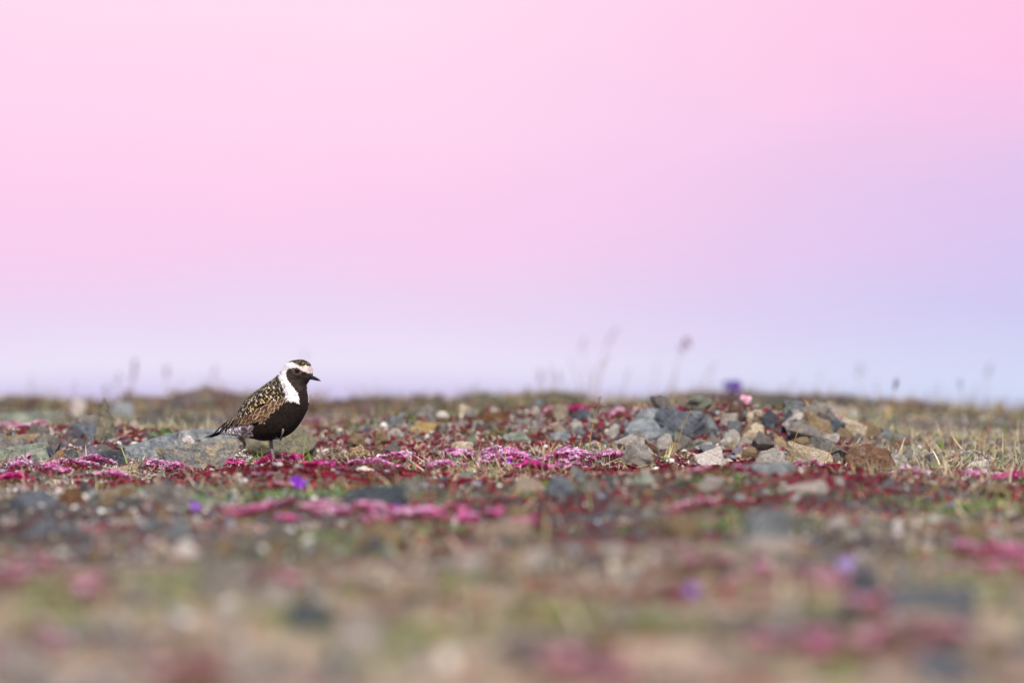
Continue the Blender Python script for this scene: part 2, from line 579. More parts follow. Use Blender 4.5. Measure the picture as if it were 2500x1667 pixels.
def T_pebble(seed):
    g = np.random.default_rng(seed)
    p = g.normal(0, 1, (13, 3))
    p /= np.linalg.norm(p, axis=1)[:, None]
    p *= np.array([1, g.uniform(.6, 1), g.uniform(.35, .75)]) * g.uniform(.8, 1.0, (13, 1))
    bm = hull_pts([tuple(q) for q in p])
    bmesh.ops.triangulate(bm, faces=bm.faces)
    bm.verts.index_update()
    v = np.array([q.co[:] for q in bm.verts]); f = np.array([[q.index for q in t.verts] for t in bm.faces])
    bm.free()
    return v, f, np.ones((len(v), 3)) * g.uniform(.92, 1.05, (len(v), 1))
PEBBLES = [T_pebble(s) for s in range(6)]

def candidates(n, mix=(.54, .16, .20, .10)):
    """ground points: the belt round the bird, the rise behind it, the near ground, and the land to either side"""
    ks = [int(n * m) for m in mix]
    out = []
    for k, (d0, d1) in zip(ks[:3], ((8.9, 12.9), (12.9, 18.6), (3.6, 8.9))):
        d = np.sqrt(rng.uniform(d0 ** 2, d1 ** 2, k))
        out.append(np.stack([px2x(rng.uniform(-350, 2850, k), d), d], 1))
    out.append(np.stack([rng.uniform(-3.2, 3.2, ks[3]), rng.uniform(3.0, 18.5, ks[3])], 1))
    return np.concatenate(out)

def patch(x, y, spots):
    px = x / y * FPX + 1250
    v = np.zeros_like(x)
    for cp, cd, sp, sd, amp in spots:
        v += amp * np.exp(-.5 * ((px - cp) / sp) ** 2 - .5 * ((y - cd) / sd) ** 2)
    return v
RED_SPOTS = [(1300, 11.6, 350, .9, .8), (850, 11.9, 160, .7, .7), (2150, 9.6, 260, .35, .6), (1550, 9.5, 260, .35, .6), (2350, 8.5, 200, .35, .5), (1150, 12.6, 250, .8, .7), (1450, 13.0, 160, .8, .6), (1700, 10.8, 160, .3, .6), (1800, 11.5, 180, .8, 1.0), (950, 11.6, 150, .6, .5), (350, 10.2, 200, .3, .4), (600, 12.6, 250, .8, .4), (1300, 9.0, 250, .3, .6), (2100, 12.0, 200, .6, .3), (400, 9.0, 200, .3, .4), (1500, 7.6, 300, .4, .4), (2350, 7.4, 150, .4, .4), (1000, 7.6, 200, .3, .3), (880, 13.2, 130, .9, .7), (1440, 11.8, 80, .7, .9), (680, 9.35, 170, .35, 1.0), (1550, 8.6, 300, .4, .9), (2200, 8.6, 350, .4, 1.0),
             (1100, 10.2, 200, .35, .6), (120, 11.6, 160, .6, .8), (300, 11.5, 100, .3, .5), (1350, 12.2, 170, .8, .8), (2000, 10.8, 90, .6, .3),
             (1900, 7.9, 250, .3, .5), (2150, 7.6, 160, .3, .5), (780, 9.2, 150, .3, .5), (1650, 9.9, 160, .3, .8), (2150, 9.8, 250, .3, .4),
             (1000, 8.9, 150, .3, .5), (900, 7.0, 80, .3, .5), (1750, 5.6, 120, .25, .6), (1500, 4.5, 200, .2, .4), (80, 9.0, 80, .3, .3)]
RED_NOT = [(520, 10.4, 130, .4, .6), (1780, 11.0, 130, .8, .2), (2300, 12.5, 250, 2.2, .6), (250, 10.15, 170, .22, .5)]
STRAW_SPOTS = [(2300, 13.5, 260, 2.5, .9), (2350, 10.5, 200, .6, .7), (1480, 10.6, 150, .5, .4), (2420, 7.6, 130, .6, .8), (820, 10.6, 80, .3, .6),
               (1200, 5.0, 300, .5, .4), (1950, 10.5, 130, .3, .5), (100, 17, 200, 1, .4), (250, 5.0, 200, .5, .5), (1600, 10.2, 120, .3, .5)]
GREEN_SPOTS = [(1060, 13.0, 90, .6, .6), (1320, 13.2, 90, .6, .5), (1480, 11.2, 60, .3, .6), (850, 12.2, 70, .4, .5), (1700, 13.4, 80, .5, .6), (2000, 12.6, 80, .4, .6), (560, 8.0, 80, .2, .7), (1700, 7.4, 120, .3, .5), (2450, 8.2, 80, .4, .6), (1330, 8.3, 60, .2, .7), (860, 6.8, 90, .25, .6), (1150, 6.0, 100, .25, .6), (420, 5.6, 90, .25, .7), (1850, 5.9, 90, .25, .6), (1600, 4.8, 120, .2, .6), (980, 4.7, 120, .2, .7), (330, 8.5, 60, .2, .6), (1200, 11.9, 60, .3, .6), (1900, 7.3, 90, .25, .6), (2250, 9.9, 120, .3, .4), (700, 8.4, 70, .2, .5), (980, 12.6, 70, .6, .8), (1750, 8.2, 90, .3, .4), (2330, 7.9, 130, .4, .6), (1870, 12.4, 60, .4, .8), (400, 11.8, 30, .25, .8), (130, 5.3, 80, .3, .8),
               (700, 5.2, 80, .3, .6), (1330, 5.1, 90, .25, .8), (780, 8.4, 90, .3, .5), (1090, 7.6, 50, .3, .8), (2000, 5.2, 70, .3, .5), (2330, 5.6, 120, .3, .6),
               (80, 16.0, 110, 1.5, .7), (980, 8.6, 60, .25, .7), (2030, 4.6, 70, .2, .9), (1200, 16, 200, 1.2, .4)]
GRAVEL_SPOTS = [(250, 7.0, 250, .5, .7), (1000, 6.3, 300, .4, .5), (1750, 6.6, 300, .4, .5), (2150, 7.0, 200, .4, .5), (800, 5.6, 200, .3, .4), (2300, 5.7, 200, .3, .5), (1800, 11.4, 200, 1.0, .9), (200, 10.9, 200, .5, .6), (100, 8.6, 100, .4, .9), (450, 8.0, 200, .5, .5), (1400, 13.0, 200, 1.0, .2),
                (400, 7.2, 300, .6, .5), (600, 5.7, 150, .4, .5), (1400, 6.6, 150, .3, .4), (2150, 5.9, 150, .3, .4), (1500, 14, 200, 1.5, .2)]

def take(n, score, pts, thr, stones=.8, cush=.75):
    keep = score + rng.uniform(-.14, .14, len(score)) > thr
    x, y = pts[:, 0], pts[:, 1]
    for discs, pr in ((STONE_DISCS, stones), (CUSHION_DISCS, cush)):
        ins = np.zeros(len(x), bool)
        for cx, cy, a, b in discs:
            ins |= ((x - cx) / a) ** 2 + ((y - cy) / max(b, .02)) ** 2 < 1
        keep &= ~(ins & (rng.uniform(0, 1, len(x)) < pr))
    return pts[keep]

def lay(pts, dz=0.0):
    return np.stack([pts[:, 0], pts[:, 1], gz(pts[:, 0], pts[:, 1]) + dz], 1)

def pick_cols(n, pal, jit=.18, shade=.25):
    pal = np.array([hexc(h) for h in pal])
    c = pal[rng.integers(0, len(pal), n)]
    return np.clip(c * (1 + rng.normal(0, shade, (n, 1))).clip(.45, 1.6) * (1 + rng.normal(0, jit * .4, (n, 3))), .003, .9)

def clump_cols(pts, pal, seed, jit=.1, shade=.2, f=6.0, mix=.9):
    """palette picked by patch, so that neighbours tend to match"""
    P = np.array([hexc(h) for h in pal])
    n = len(pts)
    i = np.floor(fbm(pts[:, 0] * f, pts[:, 1] * f * .8, seed, 3) * 2.6 * len(P) + rng.normal(0, mix, n)).astype(int) % len(P)
    c = P[i]
    return np.clip(c * (1 + rng.normal(0, shade, (n, 1))).clip(.45, 1.6) * (1 + rng.normal(0, jit * .4, (n, 3))), .003, .9)

def scatter(pile, temps, pts3, size, cols, lean=.35, squash=None):
    which = rng.integers(0, len(temps), len(pts3))
    for i, t in enumerate(temps):
        m = which == i
        if not m.any():
            continue
        k = int(m.sum())
        s = size[m]
        if squash is not None:
            s = s[:, None] * np.stack([np.ones(k), np.ones(k), rng.uniform(*squash, k)], 1)
        pile.add(*stamp(t[0], t[1], pts3[m], frames(k, lean=lean), s, cols[m], t[2] if len(t) > 2 else None))

# ------------------------------------------------------------------ rocks
ROCK_ARGS = {}
_mr = mat_rock
def mat_rock(name, *a, **k):
    m = _mr(name, *a, **k)
    ROCK_ARGS[m.name] = (a, k)
    return m
ROCK = {
    'slate':  mat_rock('slate_stone', hexc('5F6570'), hexc('757B84'), hexc('8E9698'), .25),
    'dark':   mat_rock('dark_slate', hexc('444A54'), hexc('586068'), hexc('747E82'), .22),
    'blue':   mat_rock('blue_grey_stone', hexc('7A828A'), hexc('949CA0'), hexc('B0B4B0'), .34),
    'grey':   mat_rock('grey_stone', hexc('7A7672'), hexc('908A84'), hexc('A8A296'), .3),
    'tan':    mat_rock('tan_stone', hexc('A48C6C'), hexc('C0A884'), hexc('8A7A5C'), .3),
    'cream':  mat_rock('cream_stone', hexc('C0B29A'), hexc('D8CBB4'), hexc('AE8C5A'), .25),
    'white':  mat_rock('white_quartz', hexc('D2C8BE'), hexc('E6E0D8'), hexc('B0A290'), .2),
    'brown':  mat_rock('brown_stone', hexc('6E5040'), hexc('86644C'), hexc('968878'), .25),
    'rust':   mat_rock('rust_stone', hexc('6A4A34'), hexc('86603C'), hexc('6A5A4C'), .3),
    'orange': mat_rock('orange_lichen_stone', hexc('86786A'), hexc('988A78'), hexc('B87C3C'), .42),
    'yellow': mat_rock('yellow_lichen_stone', hexc('968868'), hexc('AA9A78'), hexc('C49A44'), .36),
    'mossy':  mat_rock('lichen_boulder', hexc('6C6E66'), hexc('86826E'), hexc('A4946C'), .34),
    'crust':  mat_rock('crusted_slab', hexc('7C8084'), hexc('94928C'), hexc('B8A884'), .38),
    'mute':   mat_rock('dull_grey_stone', hexc('A09890'), hexc('B8AEA6'), hexc('C4BAB0'), .3),
    'sand':   mat_rock('sandy_stone', hexc('A4907E'), hexc('BAA694'), hexc('968A78'), .35),
    'sagepk': mat_rock('olive_grey_stone', hexc('5E5E54'), hexc('767468'), hexc('948A70'), .35),
    'pale':   mat_rock('pale_grey_stone', hexc('9A948C'), hexc('B0AAA0'), hexc('C8C2B8'), .3),
    'speck':  mat_rock('speckled_stone', hexc('C4B490'), hexc('D2C4A4'), hexc('BCA880'), .3, hexc('1E1A18')),
    'purple': mat_rock('purple_grey_stone', hexc('6C6470'), hexc('827A84'), hexc('9A9294'), .3),
    'sage':   mat_rock('sage_grey_stone', hexc('7C8478'), hexc('949C8E'), hexc('ACB2A0'), .4),
}
def rock_mesh(style, seed):
    g = np.random.default_rng(seed)
    if style == 'slab':
        pts = []
        n = 8
        a0 = g.uniform(0, 6.28)
        for i in range(n):
            an = a0 + i * 2 * math.pi / n + g.uniform(-.25, .25)
            r = g.uniform(.42, .52)
            x, y = r * math.cos(an), r * math.sin(an)
            t = .92 + .16 * x + g.uniform(-.05, .05)
            pts += [(x, y, .0), (x * g.uniform(.86, 1), y * g.uniform(.86, 1), t * g.uniform(.9, 1)), (x * 1.03, y * 1.03, .45)]
    elif style == 'wedge':
        pts = [(g.uniform(-.5, -.4), -.4, 0), (.45, -.42, 0), (.5, .4, 0), (-.42, .42, 0), (-.12, -.1, 1), (-.04, .12, .96), (.16, -.12, .62), (-.33, -.2, .48), (.36, .1, .32), (.12, -.36, .3)]
    elif style == 'ridge':
        pts = [(-.5, -.3, 0), (.5, -.4, 0), (.46, .4, 0), (-.46, .4, 0), (-.38, -.05, .72), (-.1, .1, 1), (.22, 0, .9), (.46, .05, .35), (-.2, -.34, .55), (.2, -.38, .5), (-.48, .1, .4)]
    else:
        n = 22 if style == 'boulder' else 11
        p_ = g.normal(0, 1, (n, 3))
        p_ /= np.linalg.norm(p_, axis=1)[:, None]
        p_ *= .5 * (g.uniform(.88, 1.05, (n, 1)) if style == 'boulder' else g.uniform(.8, 1.1, (n, 1)))
        p_[:, 2] = (p_[:, 2] + .5)
        pts = [tuple(q) for q in p_]
    bm = hull_pts(pts)
    bmesh.ops.dissolve_limit(bm, angle_limit=R(9), verts=bm.verts, edges=bm.edges)
    off = {'boulder': .07, 'slab': .018, 'wedge': .018, 'ridge': .02}.get(style, .022)
    bmesh.ops.bevel(bm, geom=list(bm.edges), offset=off, segments=2 if style == 'boulder' else 1, profile=.6, affect='EDGES', clamp_overlap=True)
    bmesh.ops.triangulate(bm, faces=bm.faces)
    for _ in range(2):
        es = [e for e in bm.edges if e.calc_length() > .11]
        if es:
            bmesh.ops.subdivide_edges(bm, edges=es, cuts=1)
            bmesh.ops.triangulate(bm, faces=bm.faces)
    amp = {'boulder': .075, 'slab': .05}.get(style, .075)
    bm.normal_update()
    mv = []
    for v in bm.verts:
        q = v.co * 3.3 + Vector((seed * 1.7, 0, 0))
        q2 = v.co * 9 + Vector((seed * .7, 5, 0))
        mv.append(v.normal * ((mnoise.noise(q)) * amp + mnoise.noise(q2) * amp * .45))
    for v, m_ in zip(bm.verts, mv):
        v.co += m_
    # stretch to the unit box
    co = np.array([v.co[:] for v in bm.verts])
    lo, hi = co.min(0), co.max(0)
    for v in bm.verts:
        v.co.x = (v.co.x - lo[0]) / (hi[0] - lo[0]) - .5
        v.co.y = (v.co.y - lo[1]) / (hi[1] - lo[1]) - .5
        v.co.z = (v.co.z - lo[2]) / (hi[2] - lo[2])
    me = bpy.data.meshes.new('stone')
    bm.to_mesh(me)
    bm.free()
    if style == 'boulder':
        for pg in me.polygons:
            pg.use_smooth = True
    return me

def rock(name, px0, px1, row_top, row_base, style, mat, label, seed, depth=.8, yaw=0.0, roll=0.0, bury=.02, group=None, cat='stone'):
    pxc = (px0 + px1) / 2
    d = hit(pxc, row_base)
    w = (px1 - px0) / FPX * d
    d = d + w * depth * .35
    x = px2x(pxc, d)
    g = gz1(x, d) - bury
    h = max(row2z(row_top, d) - g, .02)
    me = rock_mesh(style, seed)
    S = Matrix.Diagonal((w, w * depth, h, 1))
    me.transform(Matrix.Rotation(roll, 4, 'Y') @ Matrix.Rotation(yaw, 4, 'Z') @ S)
    # keep width and height after turning
    co = np.array([v.co[:] for v in me.vertices])
    lo, hi = co.min(0), co.max(0)
    k_ = w / (hi[0] - lo[0])
    me.transform(Matrix.Diagonal((k_, k_, h / (hi[2] - lo[2]), 1)) @ Matrix.Translation((-(lo[0] + hi[0]) / 2, -(lo[1] + hi[1]) / 2, -lo[2])))
    me.update()
    STONE_DISCS.append((x, d + .1 * w * depth, w * .38, w * depth * .36))
    return tag(link(name, me, ROCK[mat], None, (x, d, g)), label, cat, group)
STONE_DISCS = []

ROCKS = [
 # left, round the bird
 ('boulder', 588, 776, 1034, 1126, 'boulder', 'mossy', 'rounded olive and tan lichen boulder right behind the bird\'s legs', 1, .6, .0),
 ('stone_slab', 380, 604, 1066, 1142, 'slab', 'crust', 'grey and tan crusted slab below the bird\'s tail', 2, .5, .15, -.1),
 ('stone_slab', 296, 464, 1054, 1122, 'slab', 'blue', 'long smooth grey slab sloping up left of the bird\'s tail', 3, .5, .1, -.3),
 ('stone_slab', 430, 590, 1044, 1082, 'slab', 'blue', 'flat blue-grey slab behind the bird\'s tail', 4, .5, 0),
 ('stone', 184, 244, 1086, 1122, 'ridge', 'purple', 'small tilted purple-grey stone between orange lichen stone and dark slate', 5, .6, .3, .3),
 ('stone_slab', 230, 308, 1100, 1136, 'slab', 'dark', 'dark slate slab above the pink flowers at left', 6, .6, .2, .15),
 ('stone', 272, 344, 1131, 1156, 'slab', 'speck', 'flat cream stone peppered with black specks', 7, .7, 0, -.1),
 ('stone', 116, 166, 1096, 1136, 'angular', 'orange', 'small stone with a bright orange lichen crust at left', 8, .8, 0),
 ('stone', 76, 104, 1110, 1146, 'wedge', 'purple', 'little upright dark stone left of the orange lichen stone', 9, .7, 0),
 ('stone_slab', -40, 124, 1078, 1128, 'slab', 'sage', 'pale blue-green crusted slab at the left edge', 10, .5, .1, -.12),
 ('stone_slab', -20, 122, 1056, 1082, 'slab', 'tan', 'thin slab with pale edge behind the left edge slab', 11, .5, 0, -.1),
 ('stone', 224, 298, 970, 1074, 'wedge', 'sagepk', 'tall pointed pyramid shaped stone standing up at left', 12, .7, .1),
 ('stone', 170, 248, 1032, 1064, 'boulder', 'slate', 'low domed slate stone in front of the pyramid stone', 13, .7, 0),
 ('stone', 128, 174, 1076, 1098, 'angular', 'purple', 'small grey stone among red leaves left of domed slate', 14, .7, 0),
 ('stone_slab', -20, 142, 1004, 1032, 'slab', 'sage', 'blurred sage-grey slab far back at the left edge', 15, .6, 0),
 ('stone', 170, 212, 972, 1016, 'angular', 'white', 'blurred white stone behind and left of the pyramid stone', 16, .7, 0),
 ('stone', 266, 330, 980, 1022, 'boulder', 'blue', 'blurred pale blue-grey stone behind and right of the pyramid stone', 17, .7, 0),
 ('stone', 1157, 1187, 1097, 1134, 'wedge', 'grey', 'small dark pointed stone standing in the central pink flowers', 18, .7, 0),
 # rise in the middle
 ('stone', 1014, 1066, 988, 1022, 'angular', 'grey', 'blurred grey stone on the middle rise above the yellow stone', 19, .8, 0),
 ('stone', 1062, 1096, 1002, 1022, 'boulder', 'white', 'blurred small white stone left of the orange slab', 20, .8, 0),
 ('stone_slab', 1156, 1246, 1003, 1030, 'slab', 'rust', 'blurred rusty orange slab on the middle rise', 21, .6, 0, .06),
 ('stone', 998, 1068, 1026, 1058, 'angular', 'yellow', 'blurred stone with yellow lichen on the middle rise', 22, .8, 0),
 ('stone', 1118, 1154, 986, 1014, 'angular', 'cream', 'blurred cream stone above the orange slab on the rise', 23, .8, 0),
 ('stone', 1102, 1158, 1076, 1106, 'angular', 'cream', 'knobbly cream stone behind the central pink flowers', 24, .8, 0),
 ('stone', 1224, 1296, 1052, 1080, 'boulder', 'sage', 'blurred pale sage stone in the middle red leaves', 25, .7, 0),
 ('stone', 1340, 1394, 1050, 1078, 'slab', 'blue', 'small flat pale blue stone behind the central grass tuft', 26, .6, 0),
 ('stone', 1255, 1302, 1018, 1042, 'angular', 'grey', 'blurred grey stone right of the orange slab', 27, .8, 0),
 ('stone', 1396, 1452, 998, 1028, 'angular', 'dark', 'blurred dark stone behind the tall seed stalk', 28, .8, 0),
 ('stone', 938, 988, 1044, 1068, 'boulder', 'pale', 'blurred pale stone in the red leaves right of the bird', 29, .8, 0),
 ('stone', 1470, 1512, 1038, 1064, 'angular', 'pale', 'small pale stone left of the white quartz stone', 30, .8, 0),
 # heap on the right
 ('stone', 1540, 1655, 994, 1046, 'ridge', 'blue', 'pale blue-grey stone at the left end of the stone heap', 31, .7, -0.4, -0.18),
 ('boulder', 1596, 1734, 990, 1074, 'angular', 'slate', 'big blue-grey boulder on the left of the stone heap', 32, .6, -0.35, -0.07),
 ('stone', 1552, 1616, 1036, 1080, 'angular', 'white', 'white quartz stone in front of the big blue-grey boulder', 33, .7, -0.1, -0.3),
 ('stone', 1748, 1812, 1046, 1098, 'ridge', 'pale', 'grey-blue stone in the middle of the heap beside the beige lump', 34, .7, 0.3, 0.29),
 ('stone', 1862, 1898, 1000, 1046, 'angular', 'dark', 'narrow blue-black stone standing in the top of the heap', 35, .7, -0.28, 0.19),
 ('stone', 1902, 1948, 1000, 1058, 'ridge', 'dark', 'taller dark slate stone right of the blue-black one', 36, .7, -0.22, 0.03),
 ('stone', 1922, 2000, 1022, 1076, 'angular', 'grey', 'tan-grey stone below the dark slates on the heap', 37, .7, -0.39, -0.23),
 ('stone_slab', 1970, 2066, 1012, 1072, 'slab', 'dark', 'dark blue slab leaning down the right of the heap', 38, .6, -0.29, .45),
 ('stone', 1804, 1870, 1030, 1082, 'ridge', 'cream', 'rough beige lump in the centre of the heap', 39, .7, 0.33, 0.3),
 ('stone', 1694, 1778, 1088, 1140, 'angular', 'white', 'bright cream-white stone at the foot of the heap, leftmost', 40, .7, 0.31, .2),
 ('stone', 1834, 1926, 1092, 1136, 'ridge', 'pale', 'pale grey stone at the foot of the heap, middle', 41, .6, -0.31, 0.21),
 ('stone_slab', 1914, 2050, 1076, 1134, 'angular', 'cream', 'cream and ochre slab at the foot of the heap', 42, .5, -0.19, .25),
 ('stone_slab', 1802, 1940, 1128, 1156, 'slab', 'blue', 'flat blue slate lying in front of the stone heap', 43, .6, 0.23, .05),
 ('stone_slab', 2052, 2192, 1082, 1140, 'ridge', 'brown', 'brown slab tapering off the right end of the heap', 44, .45, 0.35, .25),
 ('stone', 2048, 2116, 1018, 1066, 'angular', 'cream', 'blurred cream stone at the top right of the heap', 45, .7, -0.41, 0.27),
 ('stone', 1756, 1804, 1008, 1042, 'slab', 'pale', 'pale stone near the top of the heap under the pink flower', 46, .7, 0.01, 0.12),
 ('stone', 1812, 1862, 998, 1032, 'angular', 'cream', 'small cream stone on top of the heap left of the blue-black stone', 47, .7, -0.41, -0.02),
 ('stone', 1714, 1758, 1058, 1090, 'angular', 'grey', 'grey chip between the big boulder and the beige lump', 48, .7, 0.05, 0.26),
 ('stone', 1882, 1928, 1060, 1092, 'angular', 'tan', 'small tan stone in the middle of the heap above the pale grey stone', 49, .7, 0.41, -0.14),
 ('stone', 1998, 2052, 1056, 1084, 'angular', 'pale', 'pale chip under the leaning dark blue slab', 50, .7, 0.38, 0.05),
 ('stone', 1786, 1836, 1080, 1114, 'angular', 'purple', 'purple-grey chip between the cream-white and pale grey stones', 51, .7, -0.09, 0.01),
 ('stone', 2215, 2254, 1083, 1118, 'wedge', 'sage', 'small pointed grey-green stone alone right of the heap', 52, .7, -0.07, 0.07),
 ('stone', 2352, 2426, 1120, 1148, 'angular', 'white', 'crumbled white stone near the right edge', 53, .6, -0.19, -0.24),
 ('stone', 2150, 2216, 1106, 1140, 'slab', 'pale', 'pale stone right of the brown slab', 54, .7, -0.46, 0.22),
 # near ground
 ('stone_slab', 240, 336, 1180, 1208, 'slab', 'sand', 'blurred tan slab below the left pink flowers', 55, .6, 0, -.15),
 ('stone', 142, 212, 1192, 1234, 'boulder', 'rust', 'blurred rusty brown stone left of the tan slab', 56, .7, 0),
 ('stone', 30, 142, 1192, 1234, 'angular', 'slate', 'blurred dark grey stone in the left foreground', 57, .6, 0),
 ('boulder', 354, 470, 1174, 1232, 'angular', 'grey', 'blurred grey boulder in the foreground below the slabs', 58, .6, .2),
 ('stone', 414, 502, 1320, 1362, 'boulder', 'white', 'blurred bright white stone alone in the left foreground', 59, .7, 0),
 ('stone', 474, 620, 1386, 1470, 'slab', 'grey', 'large blurred grey slab in the lower left foreground', 60, .5, 0),
 ('stone', 620, 708, 1412, 1490, 'boulder', 'mute', 'blurred pale stone right of the large grey foreground slab', 61, .6, 0),
 ('stone', 806, 942, 1484, 1608, 'boulder', 'mute', 'big blurred pale stone low in the foreground centre left', 62, .6, 0),
 ('stone', 698, 816, 1452, 1536, 'angular', 'dark', 'blurred dark stone left of the big pale foreground stone', 63, .6, 0),
 ('stone_slab', 1154, 1306, 1268, 1316, 'slab', 'sand', 'blurred tan slab in the foreground centre', 64, .5, 0),
 ('stone_slab', 832, 990, 1184, 1232, 'slab', 'dark', 'blurred dark slate slab in the foreground right of the bird', 65, .5, 0),
 ('stone', 1244, 1338, 1166, 1206, 'boulder', 'sand', 'blurred tan stone on the edge below the central flowers', 66, .6, 0),
 ('stone', 1330, 1408, 1160, 1208, 'boulder', 'slate', 'blurred blue-grey stone right of the tan edge stone', 67, .6, 0),
 ('stone_slab', 1894, 2026, 1172, 1200, 'slab', 'mute', 'long blurred pale slab in the dark red leaves', 68, .35, 0, -.15),
 ('stone', 1540, 1604, 1152, 1182, 'boulder', 'sage', 'blurred sage-grey stone on the edge of the red leaves', 69, .6, 0),
 ('stone', 1460, 1540, 1320, 1366, 'boulder', 'mute', 'blurred pale round stone right of the foreground centre', 70, .7, 0),
 ('stone', 1238, 1288, 1350, 1394, 'boulder', 'sand', 'small blurred cream stone in the foreground centre', 71, .7, 0),
 ('stone', 1282, 1346, 1334, 1384, 'angular', 'mute', 'blurred pale grey stone just right of the small cream stone', 72, .7, 0),
 ('stone_slab', 1816, 1946, 1306, 1346, 'slab', 'mute', 'blurred pale flat slab in the right foreground', 73, .5, 0),
 ('stone', 2070, 2160, 1388, 1456, 'angular', 'dark', 'blurred dark blue stone in the right foreground', 74, .6, 0),
 ('stone_slab', 2146, 2390, 1426, 1494, 'slab', 'slate', 'wide blurred slate slab in the lower right foreground', 75, .45, 0),
 ('stone', 1862, 1956, 1456, 1536, 'angular', 'mute', 'blurred pale grey stone below the foreground purple flower', 76, .6, 0),
 ('stone', 2220, 2370, 1580, 1664, 'boulder', 'slate', 'blurred blue-grey stone near the bottom right corner', 77, .5, 0),
 ('stone', 1250, 1480, 1530, 1590, 'slab', 'sand', 'blurred sandy slab low in the foreground centre', 78, .4, 0),
 ('stone', -30, 120, 1570, 1680, 'boulder', 'mute', 'blurred pale lilac-grey stone in the bottom left corner', 79, .5, 0),
 ('stone', 550, 690, 1580, 1672, 'boulder', 'mute', 'blurred pale stone at the bottom edge, left of centre', 80, .5, 0),
 ('stone', 56, 144, 1262, 1310, 'angular', 'slate', 'blurred slate stone in the left foreground above the mauve flowers', 81, .6, 0),
 ('stone', 290, 410, 1420, 1500, 'boulder', 'grey', 'blurred grey stone left of the large grey foreground slab', 82, .6, 0),
 ('stone', 1780, 1900, 1590, 1670, 'boulder', 'sand', 'blurred sandy stone at the bottom edge, right of centre', 83, .6, 0),
 ('stone', 420, 540, 1520, 1600, 'boulder', 'sand', 'blurred peach stone low in the left foreground', 84, .6, 0),
 ('stone', 960, 1080, 1395, 1450, 'slab', 'sand', 'blurred pinkish slab in the foreground centre left', 85, .5, 0),
 ('stone', 1080, 1200, 1345, 1400, 'slab', 'mute', 'blurred pale slab left of the small cream stone', 86, .5, 0),
]
for r in ROCKS:
    rock(*r)

# smaller loose stones, each on its own
SM = [rock_mesh(st, 200 + i) for i, st in enumerate(['angular', 'slab', 'wedge', 'angular', 'ridge', 'slab'])]
SMALL = [  # px range, row range, how many, materials, where
 (-20, 400, 1050, 1132, 34, ('blue', 'purple', 'grey', 'slate', 'pale'), 'among the left slabs'),
 (1530, 2170, 1000, 1136, 110, ('cream', 'white', 'pale', 'tan', 'grey', 'blue', 'brown', 'sage'), 'in the stone heap'),
 (880, 1540, 985, 1090, 40, ('grey', 'pale', 'blue', 'cream', 'slate', 'sage', 'white'), 'on the red rise behind the flowers'),
 (760, 960, 1045, 1110, 10, ('grey', 'pale', 'tan'), 'right of the boulder'),
 (0, 480, 1190, 1330, 26, ('slate', 'grey', 'blue', 'purple', 'tan'), 'in the left foreground gravel'),
 (480, 1250, 1170, 1360, 30, ('grey', 'pale', 'tan', 'slate', 'sage'), 'around the foreground flower bank'),
 (1250, 2500, 1165, 1330, 36, ('pale', 'grey', 'blue', 'tan', 'white'), 'in the right foreground red leaves'),
 (0, 2500, 1360, 1640, 30, ('grey', 'pale', 'tan', 'cream', 'slate'), 'in the nearest blurred ground'),
 (2100, 2500, 1060, 1140, 10, ('pale', 'grey', 'white'), 'in the dry grass at right'),
 (300, 900, 1000, 1040, 8, ('grey', 'sage'), 'on the crest behind the bird'),
]
WORD = {'blue': 'blue-grey', 'purple': 'purple-grey', 'grey': 'grey', 'dark': 'dark', 'pale': 'pale', 'cream': 'cream', 'white': 'white', 'slate': 'slate', 'tan': 'tan', 'brown': 'brown', 'sage': 'sage green'}
SMM, SMO, SMAT = {}, {}, {}
for (p0, p1, r0, r1, n, mats, where) in SMALL:
    for i in range(n):
        px, row = rng.uniform(p0, p1), rng.uniform(r0, r1)
        d = hit(px, row)
        if d > 18: continue
        x = px2x(px, d)
        w = float(np.exp(rng.normal(math.log(.038 if 'heap' in where else (.034 if 'slabs' in where else .024)), .42)))
        mk = mats[i % len(mats)]
        k_ = int(rng.integers(0, len(SM)))
        if (k_, mk) not in SMM:
            m2 = SM[k_].copy(); m2.materials.clear()
            if mk not in SMAT:
                a_, kw = ROCK_ARGS[ROCK[mk].name]
                SMAT[mk] = _mr('small_' + ROCK[mk].name, *a_, **{**kw, 'scale': 1.6})
            m2.materials.append(SMAT[mk]); SMM[(k_, mk)] = m2
        o = link('small_stone', SMM[(k_, mk)], None, None, (x, d, gz1(x, d) - .005))
        o.scale = (w, w * rng.uniform(.6, 1), w * rng.uniform(.45, .85) + .005)
        o.rotation_euler = (rng.normal(0, .3), rng.normal(0, .4), rng.uniform(0, 6.28))
        STONE_DISCS.append((x, d, w * .4, w * .4))
        SMO.setdefault((mk, where), []).append((px, o))
NTH = ['%s from left' % w for w in ('first', 'second', 'third', 'fourth', 'fifth', 'sixth', 'seventh', 'eighth', 'ninth', 'tenth', 'eleventh', 'twelfth', 'thirteenth', 'fourteenth', 'fifteenth')] or ['leftmost', 'second from left', 'third from left', 'fourth from left', 'fifth from left', 'sixth from left', 'seventh from left', 'eighth from left', 'ninth from left', 'tenth from left']
for (mk, where), lst in SMO.items():
    lst.sort(key=lambda q: q[0])
    for i, (px, o) in enumerate(lst):
        nth = NTH[i] if i < len(lst) - 1 or len(lst) == 1 else 'rightmost'
        tag(o, 'small %s stone %s%s' % (WORD[mk], where, ', ' + nth if len(lst) > 1 else ''), 'stone', 'small stones ' + where)

